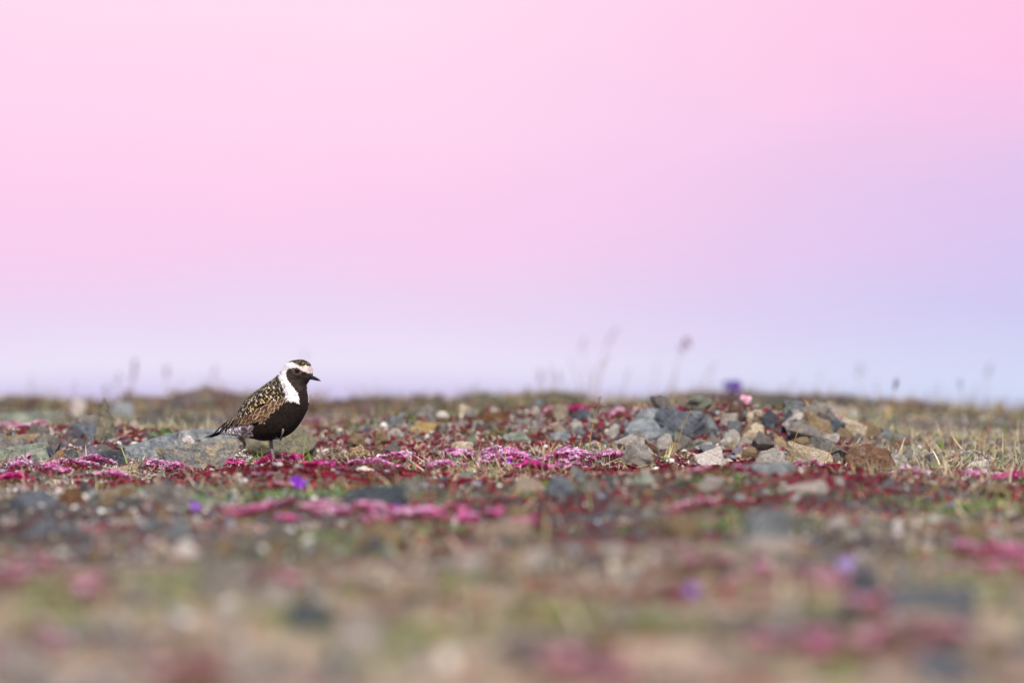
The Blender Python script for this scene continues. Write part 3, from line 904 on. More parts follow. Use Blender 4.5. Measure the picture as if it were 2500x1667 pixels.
# ------------------------------------------------------------------ pink flower cushions
CUSHION_DISCS = []
def cushion(px0, px1, row_top, row_bot, nf, pal, label, group='pink flower cushions'):
    pxc = (px0 + px1) / 2
    d0 = hit(pxc, row_bot)
    d1 = min(max(hit(pxc, row_top + 10), d0 + .06), d0 + .6)
    d, sd = (d0 + d1) / 2, (d1 - d0) / 2
    w = (px1 - px0) / FPX * d / 2
    if d < 9:
        w, sd = w * 1.25, sd * 1.3
    x0 = px2x(pxc, d)
    g0 = gz1(x0, d)
    top = min(max(row2z(row_top, d) - g0, .008), .020 if d > 9 else .010)
    CUSHION_DISCS.append((x0, d, w, sd))
    root = thing('pink_flower_cushion', label, 'flowers', (x0, d, g0), group)
    # mound of tiny dark leaves
    n = int(max(60, min(420 if d > 9 else 200, w * sd * 4 / .00014)))
    r_ = np.sqrt(rng.uniform(0, 1, n)); a_ = rng.uniform(0, 6.283, n)
    lx, ly = r_ * np.cos(a_) * w * 1.08, r_ * np.sin(a_) * sd * 1.08
    lz = gz(x0 + lx, d + ly) - g0 + top * .62 * (1 - r_ ** 2.5) * rng.uniform(.3, 1, n)
    pl = Pile()
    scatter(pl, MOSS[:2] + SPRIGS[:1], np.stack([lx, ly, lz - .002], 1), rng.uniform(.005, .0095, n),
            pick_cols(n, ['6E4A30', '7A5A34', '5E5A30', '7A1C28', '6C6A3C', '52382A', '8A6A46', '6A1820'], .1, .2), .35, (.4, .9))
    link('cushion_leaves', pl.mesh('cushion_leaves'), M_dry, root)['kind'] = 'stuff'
    # florets in little groups
    if d < 9:
        pal = FG if pal is MG else (FP if pal is PALE else FK)
    nf = int(nf * (.62 if d < 7 else (.9 if d < 9 else 1.6)))
    fs = .0058
    k = max(4, nf // 7)
    gr = np.sqrt(rng.uniform(0, 1, k)); ga = rng.uniform(0, 6.283, k)
    cx, cy = gr * np.cos(ga) * w, gr * np.sin(ga) * sd
    k_keep = fbm((x0 + cx) * 14, (d + cy) * 10, 77, 2) > (.40 if d > 9 else .47)
    if k_keep.any():
        cx, cy = cx[k_keep], cy[k_keep]
        k = len(cx)
    j = rng.integers(0, k, nf)
    fx = cx[j] + rng.normal(0, .0085, nf)
    fy = cy[j] + rng.normal(0, .0085, nf)
    rr = np.clip(np.hypot(fx / max(w, .01), fy / sd), 0, 1.2)
    fz = gz(x0 + fx, d + fy) - g0 + np.clip(top * (1 - .6 * rr ** 2), .005, None) * rng.uniform(.8, 1.1, nf) + .002
    pc = pick_cols(nf, pal, .08, .10)
    tone = (1 + .22 * rng.normal(0, 1, k))[j][:, None]
    pl = Pile()
    scatter(pl, FLORETS, np.stack([fx, fy, fz], 1), rng.uniform(.75, 1.25, nf) * fs, np.clip(pc * tone, 0, .92), .35)
    link('floret', pl.mesh('floret'), M_petal, root)['kind'] = 'stuff'
    return root
FG = ['F07AB4', 'F498C4', 'E864A4', 'F4B4D0']
FP = ['E4B0BE', 'ECC4CC', 'D89CB0']
FK = ['ECA8C8', 'F0BCD4', 'E08CB4', 'F4D0E0']
PK = ['F4A4D2', 'F6B8DE', 'EE84C2', 'F8CCE8', 'EA68B0', 'F8D6EE']
MG = ['E0489C', 'EA66B2', 'DA3C92', 'F08CC4', 'D03C86']
PALE = ['F2B8CC', 'F6CCD8', 'E89CB8', 'F8DCE6']
CUSH = [  # px range, row range, florets, palette
 (-15, 62, 1164, 1184, 60, MG, 'magenta flower cushion at the left edge in front of the slabs'),
 (20, 85, 1133, 1153, 46, PK, 'small pale pink flower cushion beside the left edge slab'),
 (44, 82, 1122, 1142, 16, PK, 'tiny row of pink flowers under the little upright stone'),
 (128, 212, 1128, 1162, 90, PK, 'dense pink flower cushion with red stalks at left'),
 (120, 165, 1142, 1162, 40, PK, 'pink flowers around the red leaf in the left cushion'),
 (190, 276, 1122, 1142, 70, PK, 'row of bright pink flowers under the dark slate slab'),
 (242, 308, 1152, 1172, 50, PK, 'pink flower patch just below the speckled stone'),
 (340, 402, 1128, 1148, 30, PK, 'few pale pink flowers right of the speckled stone'),
 (395, 470, 1138, 1158, 36, PK, 'sparse pink flowers below the crusted slab'),
 (515, 612, 1123, 1143, 60, MG, 'magenta flower row left of the bird\'s foot'),
 (628, 762, 1119, 1139, 130, MG, 'bright magenta flower mound in front of the bird\'s foot'),
 (758, 840, 1130, 1150, 34, MG, 'small magenta flowers just right of the bird'),
 (850, 960, 1117, 1137, 120, PK, 'pale pink cushion on the left of the central flower band'),
 (940, 1010, 1112, 1132, 60, PK, 'small pink cushion among dark red leaves'),
 (1050, 1125, 1132, 1152, 90, PK, 'soft pink cushion in front of the shiny red leaves'),
 (1085, 1165, 1103, 1123, 110, PK, 'pink cushion left of the small pointed stone'),
 (1165, 1300, 1100, 1144, 330, PK, 'largest pink flower cushion in the centre of the band'),
 (1180, 1270, 1126, 1146, 110, PK, 'lower pink cushion beside the tiny violet flower'),
 (1272, 1325, 1132, 1152, 90, MG, 'deep magenta flower clump right of the single green leaf'),
 (1330, 1440, 1104, 1144, 230, PK, 'pink cushion spreading right of the dry grass tuft'),
 (1340, 1430, 1136, 1156, 70, PK, 'low pink cushion below the dry grass tuft'),
 (1440, 1560, 1112, 1132, 110, PK, 'thin pink cushion at the right end of the central band'),
 (1545, 1610, 1082, 1102, 60, MG, 'magenta flowers under the white quartz stone'),
 (1940, 1992, 1126, 1146, 24, PK, 'pink flower cluster in front of the cream and ochre slab'),
 (1690, 1800, 1146, 1166, 34, PK, 'faint pink flowers in front of the heap\'s white stone'),
 (2180, 2250, 1148, 1168, 40, PALE, 'thin pale pink flowers right of the heap\'s foot'),
 (2345, 2390, 1152, 1172, 26, PK, 'small pink flower tuft left of the right edge cushion'),
 (2435, 2540, 1160, 1180, 110, MG, 'magenta flower cushion at the right edge'),
 (-20, 60, 1030, 1054, 80, PALE, 'blurred pale pink flowers at the left edge behind the slabs'),
 (55, 112, 1034, 1058, 60, PALE, 'blurred pink flowers beside the sage slab'),
 (735, 780, 1016, 1040, 26, PALE, 'blurred pink flowers beside the bird\'s breast'),
 (1380, 1436, 996, 1020, 50, MG, 'blurred magenta flowers behind the tall seed stalk'),
 (1492, 1530, 1000, 1024, 40, PALE, 'blurred salmon pink flowers behind the heap\'s left end'),
 (1325, 1370, 1000, 1024, 30, PALE, 'blurred pale pink flowers left of the tall seed stalk'),
 (1972, 2010, 1012, 1032, 40, PK, 'blurred pink flowers behind the leaning dark slab'),
 (2020, 2050, 1020, 1040, 24, PALE, 'blurred pale pink flowers left of the top cream stone'),
 (590, 780, 1232, 1274, 190, MG, 'blurred rose pink flower bank in the foreground under the bird'),
 (770, 980, 1236, 1278, 230, PK, 'blurred pink flower bank in the foreground, middle stretch'),
 (905, 960, 1244, 1286, 90, MG, 'blurred hot pink clump at the front of the flower bank'),
 (985, 1150, 1238, 1280, 190, MG, 'blurred magenta end of the foreground flower bank'),
 (525, 590, 1240, 1282, 60, PALE, 'blurred salmon pink clump left of the foreground flower bank'),
 (1200, 1320, 1238, 1280, 90, MG, 'blurred pink clump right of the foreground flower bank'),
 (1640, 1760, 1232, 1274, 70, PALE, 'blurred pale pink flowers in the brown foreground'),
 (600, 700, 1160, 1202, 40, PALE, 'blurred pale pink flowers left of the purple flower'),
 (590, 720, 1385, 1445, 90, PALE, 'blurred rose flowers beside the large grey foreground slab'),
 (-30, 130, 1372, 1432, 150, PALE, 'blurred mauve pink flowers in the left foreground'),
 (130, 260, 1420, 1480, 90, PALE, 'blurred dusty pink flowers right of the mauve ones'),
 (2390, 2520, 1338, 1398, 150, MG, 'blurred crimson pink flowers at the right edge of the foreground'),
 (2330, 2400, 1330, 1390, 50, PK, 'blurred pink flowers left of the crimson pink clump'),
 (1800, 2060, 1392, 1452, 170, PK, 'blurred pale pink flower streak right of the foreground purple flower'),
 (1600, 1770, 1365, 1425, 80, PALE, 'blurred salmon flowers above the foreground purple flower'),
 (1890, 2120, 1550, 1625, 170, PK, 'blurred rose flower patch low in the right foreground'),
 (2110, 2340, 1540, 1615, 150, PALE, 'blurred pale rose patch continuing toward the right edge'),
 (1280, 1500, 1610, 1685, 150, PALE, 'blurred dusty rose patch at the bottom centre'),
 (-40, 110, 1560, 1635, 110, PK, 'blurred pink patch at the bottom left corner'),
 (400, 560, 1640, 1715, 70, PALE, 'blurred rose flowers at the bottom left of centre'),
 (2080, 2140, 1470, 1545, 40, MG, 'blurred small magenta clump beside the dark blue stone'),
]
for c in CUSH:
    cushion(*c)

# ------------------------------------------------------------------ the carpet between them
# ---- gravel
p = candidates(24000)
sx_, sy_ = p[:, 0], p[:, 1]
g_s = fbm(sx_ * 2.6, sy_ * 1.8, 51) + .35 * patch(sx_, sy_, GRAVEL_SPOTS)
p = take(0, g_s, p, .57, .7, .95)
P3 = lay(p)
size = np.exp(rng.normal(math.log(.0050), .5, len(p))).clip(.0015, .014)
P3[:, 2] += size * .15
cols = clump_cols(p, ['8A8886', '6A6E78', 'A09A94', '787C84', '545A64', 'C8C2BA', '7C7066', '9A8C7C', '848A90', '4C4E56', 'B0ACA6', '70787C'], 121, .1, .22, 5, 2.0)
pl = Pile()
scatter(pl, PEBBLES, P3, size, cols, .5)
tag(link('gravel', pl.mesh('gravel'), M_pebble), 'mixed grey, tan and white gravel strewn over the tundra ground', 'gravel', kind='stuff')
print('gravel', len(p))

# ---- red leaf carpet
p = candidates(30000)
sx_, sy_ = p[:, 0], p[:, 1]
r_s = fbm(sx_ * 2.1, sy_ * 1.5, 61) + .42 * patch(sx_, sy_, RED_SPOTS) - .5 * patch(sx_, sy_, RED_NOT)
p = take(0, r_s, p, .575, .85, .8)
ex = []
for cp, cd, sp, sd, amp in RED_SPOTS:
    k = int(1080 * amp * min(sp / 150, 1.6) * min(sd / .4, 1.5) * (cd / 10) * (.75 if cd > 12.5 or cd < 8 else 1.25))
    d_ = rng.normal(cd, sd * .85, k)
    ex.append(np.stack([px2x(rng.normal(cp, sp * .9, k), d_), d_], 1))
ex = np.concatenate(ex)
ex = ex[(ex[:, 1] > 3.5) & (ex[:, 1] < 18.5)]
ex = take(0, fbm(ex[:, 0] * 6, ex[:, 1] * 4, 63), ex, .42, .6, .8)
p = np.concatenate([p, ex])
P3 = lay(p, .001)
size = rng.uniform(.007, .0145, len(p))
cols = clump_cols(p, ['80122E', '921A38', '68101F', '9C2240', '701C28', '822C2C', '581420', '78382E', 'A02C4C', '743C40'], 131, .12, .22, 7, 1.2)
pl = Pile()
scatter(pl, SPRIGS, P3, size, cols, .35)
tag(link('red_leaf_carpet', pl.mesh('red_leaf_carpet'), M_leaf), 'low carpet of dark red dwarf shrub leaves covering the ground', 'ground cover', kind='stuff')
print('red', len(p))

# ---- green leaf cover
p = candidates(26000)
sx_, sy_ = p[:, 0], p[:, 1]
g_s = fbm(sx_ * 2.8, sy_ * 2.0, 71) + .45 * patch(sx_, sy_, GREEN_SPOTS) - .25 * patch(sx_, sy_, RED_SPOTS)
p = take(0, g_s, p, .575)
ex = []
for cp, cd, sp, sd, amp in GREEN_SPOTS:
    k = int(420 * amp * min(sp / 60, 2) * min(sd / .3, 2))
    d_ = rng.normal(cd, sd * .7, k)
    ex.append(np.stack([px2x(rng.normal(cp, sp * .7, k), d_), d_], 1))
ex = np.concatenate(ex)
ex = ex[(ex[:, 1] > 3.5) & (ex[:, 1] < 18.5)]
p = np.concatenate([p, take(0, fbm(ex[:, 0] * 9, ex[:, 1] * 7, 73), ex, .42, .7, .8)])
P3 = lay(p, .001)
size = rng.uniform(.006, .0125, len(p))
cols = clump_cols(p, ['6A9238', '7AA048', '588248', '8CA870', '9CB088', '6A8A60', '8CA044', '7A9C78'], 141, .1, .18, 6, 1.0)
ny_ = sstep(-p[:, 1], -7.0, -5.0)[:, None]
cols = cols * (1 - .5 * ny_) + pick_cols(len(p), ['A8A468', 'B4A478', '9CA468'], .08, .15) * .5 * ny_
pl = Pile()
scatter(pl, CRESS, P3, size, cols, .3)
tag(link('green_leaf_cover', pl.mesh('green_leaf_cover'), M_leaf), 'patches of small green leaves between the red plants', 'ground cover', kind='stuff')
print('green', len(p))

# ---- moss and dead leaf tufts
p = candidates(19500)
sx_, sy_ = p[:, 0], p[:, 1]
m_s = fbm(sx_ * 3.1, sy_ * 2.3, 81) - .15 * patch(sx_, sy_, GRAVEL_SPOTS)
p = take(0, m_s, p, .47)
P3 = lay(p, -.001)
size = rng.uniform(.008, .017, len(p))
cols = clump_cols(p, ['5C5044', '6C645A', '4A423C', '5E6044', '86786C', '5A3C36', '6A5450', '96887C', '443A36', '6E4A46', '866664', '3A302C', '7C7E66', '8A7A7C'], 151, .08, .2, 5, 1.4)
near_ = sstep(-p[:, 1], -7.2, -5.0)[:, None]
cols = cols * (1 - .8 * near_) + clump_cols(p, ['C8AE94', 'BCB274', 'D8ACAC', '9C9890', 'DCC4AE', 'B4706E', 'A8B464', 'B0B0B8', '7E6864', 'D4AE8A', '90A87C', 'D498A8', 'A8A8A0'], 181, .08, .18, 17, .5) * .8 * near_
pl = Pile()
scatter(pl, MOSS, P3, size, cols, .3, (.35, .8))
tag(link('moss_tufts', pl.mesh('moss_tufts'), M_dry), 'brown and olive moss tufts filling the gaps between stones', 'moss', kind='stuff')
print('moss', len(p))

# ---- fallen leaves and bits, flat on the ground
p = candidates(38000, (.66, .14, .15, .05))
sx_, sy_ = p[:, 0], p[:, 1]
p = take(0, fbm(sx_ * 5, sy_ * 4, 85), p, .47, .6, .7)
P3 = lay(p, .002)
lf = T_leaf4(1, .6, .16)
n_ = len(p)
size = rng.uniform(.005, .012, n_)
cols = clump_cols(p, ['5A2026', '6E1A28', '3E2A24', '8A7464', '5A5856', '7A8062', '6A4E44', 'A0968C', '48302C', '7C2E34', '5C7044', '8C949E', '4A464C', 'B0A69C'], 161, .1, .25, 8, 2.2)
pl = Pile()
tl = [(roty(lf[0], -a_) , lf[1]) for a_ in (.1, .5, .9)]
scatter(pl, tl, P3, size, cols, .45)
tag(link('leaf_litter', pl.mesh('leaf_litter'), M_leaf), 'litter of small fallen red, brown and grey leaves on the ground', 'ground cover', kind='stuff')
print('litter', n_)

# ---- pale branching lichen
p = candidates(18000)
sx_, sy_ = p[:, 0], p[:, 1]
l_s = fbm(sx_ * 3.6, sy_ * 2.8, 91) + .2 * patch(sx_, sy_, [(230, 10.9, 120, .4, .7), (820, 10.7, 90, .3, .9), (2350, 10.4, 150, .4, .5), (600, 10.5, 60, .2, .8), (1100, 11, 120, .4, .4)])
p = take(0, l_s, p, .54, .8, .9)
P3 = lay(p)
size = rng.uniform(.008, .018, len(p))
cols = pick_cols(len(p), ['D6CCC0', 'C6B8AA', 'B8AC94', 'DED8D0', 'C4AC92', 'ACA48E', 'D2C0A8', 'CDB4AC'], .06, .15)
pl = Pile()
scatter(pl, TWIGS, P3, size, cols, .4, (.4, .8))
tag(link('pale_lichen', pl.mesh('pale_lichen'), M_lichen), 'pale branching lichen scattered in tufts among the gravel', 'lichen', kind='stuff')
print('lichen', len(p))

# ---- dry straw and short grass
p = candidates(46000, (.5, .24, .20, .06))
sx_, sy_ = p[:, 0], p[:, 1]
s_s = fbm(sx_ * 2.4, sy_ * 1.7, 101) + .45 * patch(sx_, sy_, STRAW_SPOTS) - .3 * patch(sx_, sy_, [(1820, 11.3, 180, .9, 1.0)])
p = take(0, s_s, p, .585 + .05 * (np.abs(p[:, 1] - 10.5) < 1.6) * (p[:, 0] < .75))
P3 = lay(p, -.001)
size = np.exp(rng.normal(math.log(.024), .4, len(p))).clip(.008, .06)
cols = clump_cols(p, ['BCA886', 'A89A7C', 'CCBEA2', '94905E', '84945A', 'A67C66', 'C4B6A2', '788C4C', 'B4A890'], 171, .08, .2, 3, 1.0)
pl = Pile()
scatter(pl, BLADES, P3, size, cols, .55)
k = 3600
d_ = rng.uniform(14.5, 18.0, k)
pxx = rng.uniform(-300, 2800, k)
cl = fbm(pxx / 60, d_ * 1.5, 111, 2)
m = cl > .5
c3 = lay(np.stack([px2x(pxx[m], d_[m]), d_[m]], 1))
k = len(c3)
scatter(pl, BLADES, c3, rng.uniform(.025, .065, k), pick_cols(k, ['8A7A58', '7C7850', '9A8A64', '6E5E48', '84604C'], .08, .2), .5)
k = 420
d_ = rng.uniform(15.5, 18.0, k)
c3 = lay(np.stack([px2x(rng.uniform(-300, 2800, k), d_), d_], 1), -.004)
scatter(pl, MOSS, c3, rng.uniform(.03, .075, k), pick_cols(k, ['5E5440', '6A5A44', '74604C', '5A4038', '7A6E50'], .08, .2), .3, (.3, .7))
tag(link('straw_grass', pl.mesh('straw_grass'), M_dry), 'short straw and thin dry grass growing through the ground cover', 'grass', kind='stuff')
print('straw', len(p))

# ------------------------------------------------------------------ purple flowers, pink bell, leafy sprigs, grass
def tube(path, radii, n=6):
    path = [Vector(p) for p in path]
    V, F = [], []
    up = Vector((0.3, 1, .2)).normalized()
    for i, p in enumerate(path):
        t = (path[min(i + 1, len(path) - 1)] - path[max(i - 1, 0)]).normalized()
        a_ = t.cross(up).normalized()
        b2 = t.cross(a_)
        for k in range(n):
            an = 2 * math.pi * k / n
            V.append(p + (a_ * math.cos(an) + b2 * math.sin(an)) * radii[i])
    for i in range(len(path) - 1):
        for k in range(n):
            k2 = (k + 1) % n
            F.append((i * n + k, i * n + k2, (i + 1) * n + k2, (i + 1) * n + k))
    return np.array([v[:] for v in V]), np.array(F)
def solid(name, V, F, col, mat, parent, smooth=True):
    C = np.tile(np.asarray(col, float), (len(V), 1)) if np.ndim(col) == 1 else col
    return link(name, mesh_np(name, V, F, C, smooth), mat, parent)

def petal_bloom(name, parent, c, R_, col, n=5, droop=.3, face=None, seed=0):
    """one open flower with separate rounded petals round a yellow eye"""
    g = np.random.default_rng(seed)
    ps = []
    for i in range(n):
        v = np.array([(.08, 0, 0), (.4, .3, .16), (.4, -.3, .16), (.75, .38, .2), (.75, -.38, .2), (1.0, .16, .1), (1.0, -.16, .1), (.5, 0, .06)])
        f = np.array([(0, 7, 1), (0, 2, 7), (1, 7, 3), (2, 4, 7), (3, 7, 5), (4, 6, 7), (5, 7, 6)])
        v = roty(v, -droop)
        ps.append((rotz(v, i * 2 * math.pi / n + g.uniform(-.1, .1)) * R_, f, np.ones((8, 3)) * g.uniform(.85, 1.15)))
    V, F, C = join(ps)
    if face is not None:
        q = Vector((0, 0, 1)).rotation_difference(Vector(face)).to_matrix()
        V = V @ np.array(q).T
    return solid(name, V + np.asarray(c), F, C * col, M_petal, parent)

def purple_flower(px, row, d, R_, label, n=3, cols=('7A1CB8', '9A2AE0', '6A2AA8'), name='purple_flower'):
    if d < 9:
        d = hit(px, row + 22)
    x = px2x(px, d)
    g = gz1(x, d)
    top = max(row2z(row, d) - g, .012)
    root = thing(name, label, 'flower', (x, d, g), 'purple flowers')
    gg = np.random.default_rng(int(px))
    for i in range(n):
        off = np.array([gg.normal(0, R_ * .6), gg.normal(0, R_ * .5), top * gg.uniform(.6, 1.0)])
        if i == 0:
            off = np.array([0, 0, top])
        V, F = tube([(0, 0, -.004), (off[0] * .4, off[1] * .4, off[2] * .6), tuple(off)], [.0012, .001, .0008], 5)
        solid('stem', V, F, hexc('5A4A38'), M_leaf, root)
        petal_bloom('bloom', root, off, R_, hexc(cols[i % len(cols)]), 5, .35, (gg.normal(0, .4), -.8, .7), int(px) + i)
    for i in range(4):
        v, f = T_leaf(.014, .5)
        v = rotz(roty(v, -.5), i * 1.6 + .3)
        solid('leaf', v, f, hexc('5A6A34'), M_leaf, root)
    return root
purple_flower(722, 1172, 8.95, .013, 'blurred vivid violet flower in front of the bird', 3, ('7A28B0', '8E38C8', '6A3498'))
purple_flower(1242, 1138, 9.98, .0055, 'tiny violet flower in front of the central pink cushion', 1, ('8A20E0',))
purple_flower(1690, 1442, 5.75, .009, 'blurred violet flower alone in the lower foreground', 2, ('8A62B8', '7A52A8'))
purple_flower(2058, 1372, 6.4, .009, 'blurred pale lavender flower in the right foreground', 3, ('9A84C0', 'A494C8'))
purple_flower(1795, 938, 17.0, .024, 'blurred purple flower standing up behind the stone heap', 4, ('6A4AA0', '5A4090'))
purple_flower(1582, 998, 14.6, .010, 'blurred lilac flower behind the heap\'s pale blue stone', 2, ('8A6AC0', '7A5AB8'))
purple_flower(1412, 996, 14.9, .008, 'blurred bright purple flower beside the magenta background flowers', 2, ('A030D0', 'B040D8'))
purple_flower(965, 1240, 7.7, .009, 'small blurred purple flower in the foreground flower bank', 2, ('9A3AB0', 'A84AC0'))
purple_flower(475, 1232, 7.9, .009, 'small blurred purple flower left of the foreground flower bank', 2, ('8A5AB8', '9A6AC8'))

# nodding pink flower on the stone heap
x = px2x(1822, 12.0); g = gz1(x, 12.0); tp = row2z(962, 12.0) - g
rt = thing('pink_bell_flower', 'pale pink nodding flower on top of the stone heap', 'flower', (x, 12.0, g))
V, F = tube([(-.012, 0, -.01), (-.014, 0, tp * .6), (-.004, -.002, tp * .97), (.006, -.004, tp * .9)], [.0016, .0014, .0012, .0012])
solid('stem', V, F, hexc('7A5040'), M_leaf, rt)
petal_bloom('bloom', rt, (.004, -.004, tp * .88), .019, hexc('F0B4CC'), 5, .9, (.5, -.5, .6), 3)
petal_bloom('bloom', rt, (.000, -.008, tp * .70), .014, hexc('F4CCDC'), 5, .9, (-.3, -.8, .2), 4)
for i in range(5):
    v, f = T_leaf(.02, .5)
    solid('leaf', rotz(roty(v, -.6), i * 1.3), f, hexc('7A4030'), M_leaf, rt)

def leaf_sprig(px, row, d, L, n, cols, label, seed, name='red_leaf_sprig', rise=(.5, 1.3)):
    x = px2x(px, d)
    g = gz1(x, d)
    h = min(max(row2z(row, d) - g, L * .8), .05)
    root = thing(name, label, 'plant', (x, d, g), 'leafy sprigs')
    gg = np.random.default_rng(seed)
    V, F = tube([(0, 0, -.004), (gg.normal(0, .003), 0, h * .35), (gg.normal(0, .004), 0, max(h - L * .7, .003))], [.0012, .001, .0007], 5)
    solid('stem', V, F, hexc('6A3A30'), M_leaf, root)
    for i in range(n):
        v, f = T_leaf(L * gg.uniform(.75, 1.05), .6, .14)
        v = rotz(roty(v, -gg.uniform(*rise)), i * 2.4 + gg.uniform(-.3, .3)) + np.array([0, 0, max(h - L * .8, 0) * gg.uniform(.3, 1)])
        solid('leaf', v, f, hexc(cols[i % len(cols)]) * gg.uniform(.85, 1.2), M_leaf, root)
    return root
RC = ('8A1222', '74101E', '9A1A2A')
BR = ('8A4020', '74301C', '6A2018')
SP = [
 (135, 1042, 11.4, .018, 7, BR, 'brown-orange leafy sprig left of the domed slate stone', 1),
 (172, 1062, 11.1, .020, 8, RC, 'tall crimson leaf sprig below the domed slate stone', 2),
 (208, 1048, 11.5, .014, 2, RC, 'single upright red leaf in front of the domed slate', 3),
 (250, 1062, 11.25, .018, 6, RC, 'spreading bright red leaves right of the domed slate', 4),
 (330, 1032, 11.6, .022, 8, BR, 'reddish brown leaf rosette with white tip right of the pyramid stone', 5),
 (300, 1070, 11.1, .016, 6, BR, 'small brown leaf sprig above the dark slate slab', 6),
 (112, 1162, 10.0, .014, 2, ('9A0A20', 'C81E50'), 'round bright red leaf among the left pink flowers', 7),
 (872, 1092, 10.7, .020, 3, RC, 'tall red leaf standing right of the boulder', 8),
 (1052, 1110, 10.15, .018, 7, ('5A1418', '6A2018', '74281C'), 'shiny maroon leaf clump in the central flower band, leftmost', 9),
 (1078, 1112, 10.12, .017, 7, ('5A1418', '7A3820', '6A2018'), 'shiny maroon leaf clump with brown tips in the central band', 10),
 (1100, 1116, 10.1, .016, 6, ('641A1A', '6A2018'), 'maroon leaf clump nearest the small pointed stone', 11),
 (978, 1110, 10.2, .018, 5, RC, 'dark red leaf sprig left of the maroon clumps', 12),
 (1190, 1100, 10.5, .018, 4, ('6A2A3A', '7A1C2C'), 'dark leaf sprig rising behind the central pink cushion', 13),
 (1345, 1130, 9.95, .014, 4, ('7A2820', '8A3A28'), 'small brown-red sprig below the dry grass tuft', 14),
 (2112, 1080, 10.6, .016, 2, ('A00828', '8A0A22'), 'two glossy crimson leaves on the brown slab', 15),
 (2134, 1092, 10.55, .015, 2, ('A80A2A', '900A24'), 'round crimson leaf right of the two glossy ones', 16),
 (1042, 1066, 11.9, .020, 4, RC, 'blurred red leaf sprig left of the knobbly cream stone', 17),
 (1088, 1076, 11.6, .018, 4, RC, 'blurred dark red leaves touching the knobbly cream stone', 18),
 (760, 1135, 9.9, .014, 4, RC, 'small dark red sprig at the right end of the bird\'s flower mound', 19),
 (735, 1120, 10.0, .014, 3, RC, 'dark red leaf in front of the lichen boulder', 20),
 (1488, 1050, 11.8, .020, 3, RC, 'blurred upright crimson leaf left of the white quartz stone', 21),
]
for s in SP:
    leaf_sprig(*s)
leaf_sprig(1282, 1117, 10.02, .016, 2, ('5E7424', '6E7A2C'), 'single round green leaf in the central pink flowers', 30, 'green_leaf_sprig', (.9, 1.3))
leaf_sprig(408, 1032, 11.7, .014, 16, ('3E7A30', '4C8A38', '2E6A2C'), 'bright green leafy tuft behind the grey slab', 31, 'green_leaf_sprig', (.2, 1.2))
leaf_sprig(380, 1040, 11.65, .012, 12, ('4A7A48', '5C8A58'), 'paler green leafy tuft left of the bright green one', 32, 'green_leaf_sprig', (.2, 1.2))
leaf_sprig(1820, 1154, 9.9, .010, 5, ('4E7A38', '3E6A30'), 'tiny green sprig on the blue slate slab', 33, 'green_leaf_sprig', (.2, 1.0))

def grass_tuft(px, row_top, d, n, spread, cols, label, seed, width=.003, lean=0.0, name='grass_tuft', row_base=None):
    x = px2x(px, d)
    g = gz1(x, d)
    h = max(row2z(row_top, d) - g, .015)
    root = thing(name, label, 'grass', (x, d, g), 'grass tufts')
    gg = np.random.default_rng(seed)
    for i in range(n):
        hh = h * (1 if i == 0 else gg.uniform(.5, .98))
        tx = lean * hh + (gg.normal(0, spread) if n > 1 else 0)
        ty = gg.normal(0, spread * .6)
        bx, by = gg.normal(0, .004), gg.normal(0, .004)
        V = []
        m = 6
        for k in range(m + 1):
            t = k / m
            w = width * (1 - t ** 1.6) * .5 + .0002
            c = np.array([bx + tx * t ** 1.6, by + ty * t ** 1.6, hh * t - .003])
            V += [c + (-w, 0, 0), c + (0, w * .5, 0), c + (w, 0, 0)]
        F = []
        for k in range(m):
            for q in range(2):
                F.append((3 * k + q, 3 * k + q + 1, 3 * k + q + 4, 3 * k + q + 3))
        solid('blade', np.array(V), np.array(F), hexc(cols[i % len(cols)]) * gg.uniform(.85, 1.15), M_leaf, root)
    return root
GR = ('5E8E22', '6E9A30', '4E7E20')
DR = ('C8B48C', 'B8A074', 'D2C4A4')
RD = ('B07A60', 'C09878', 'A86A58')
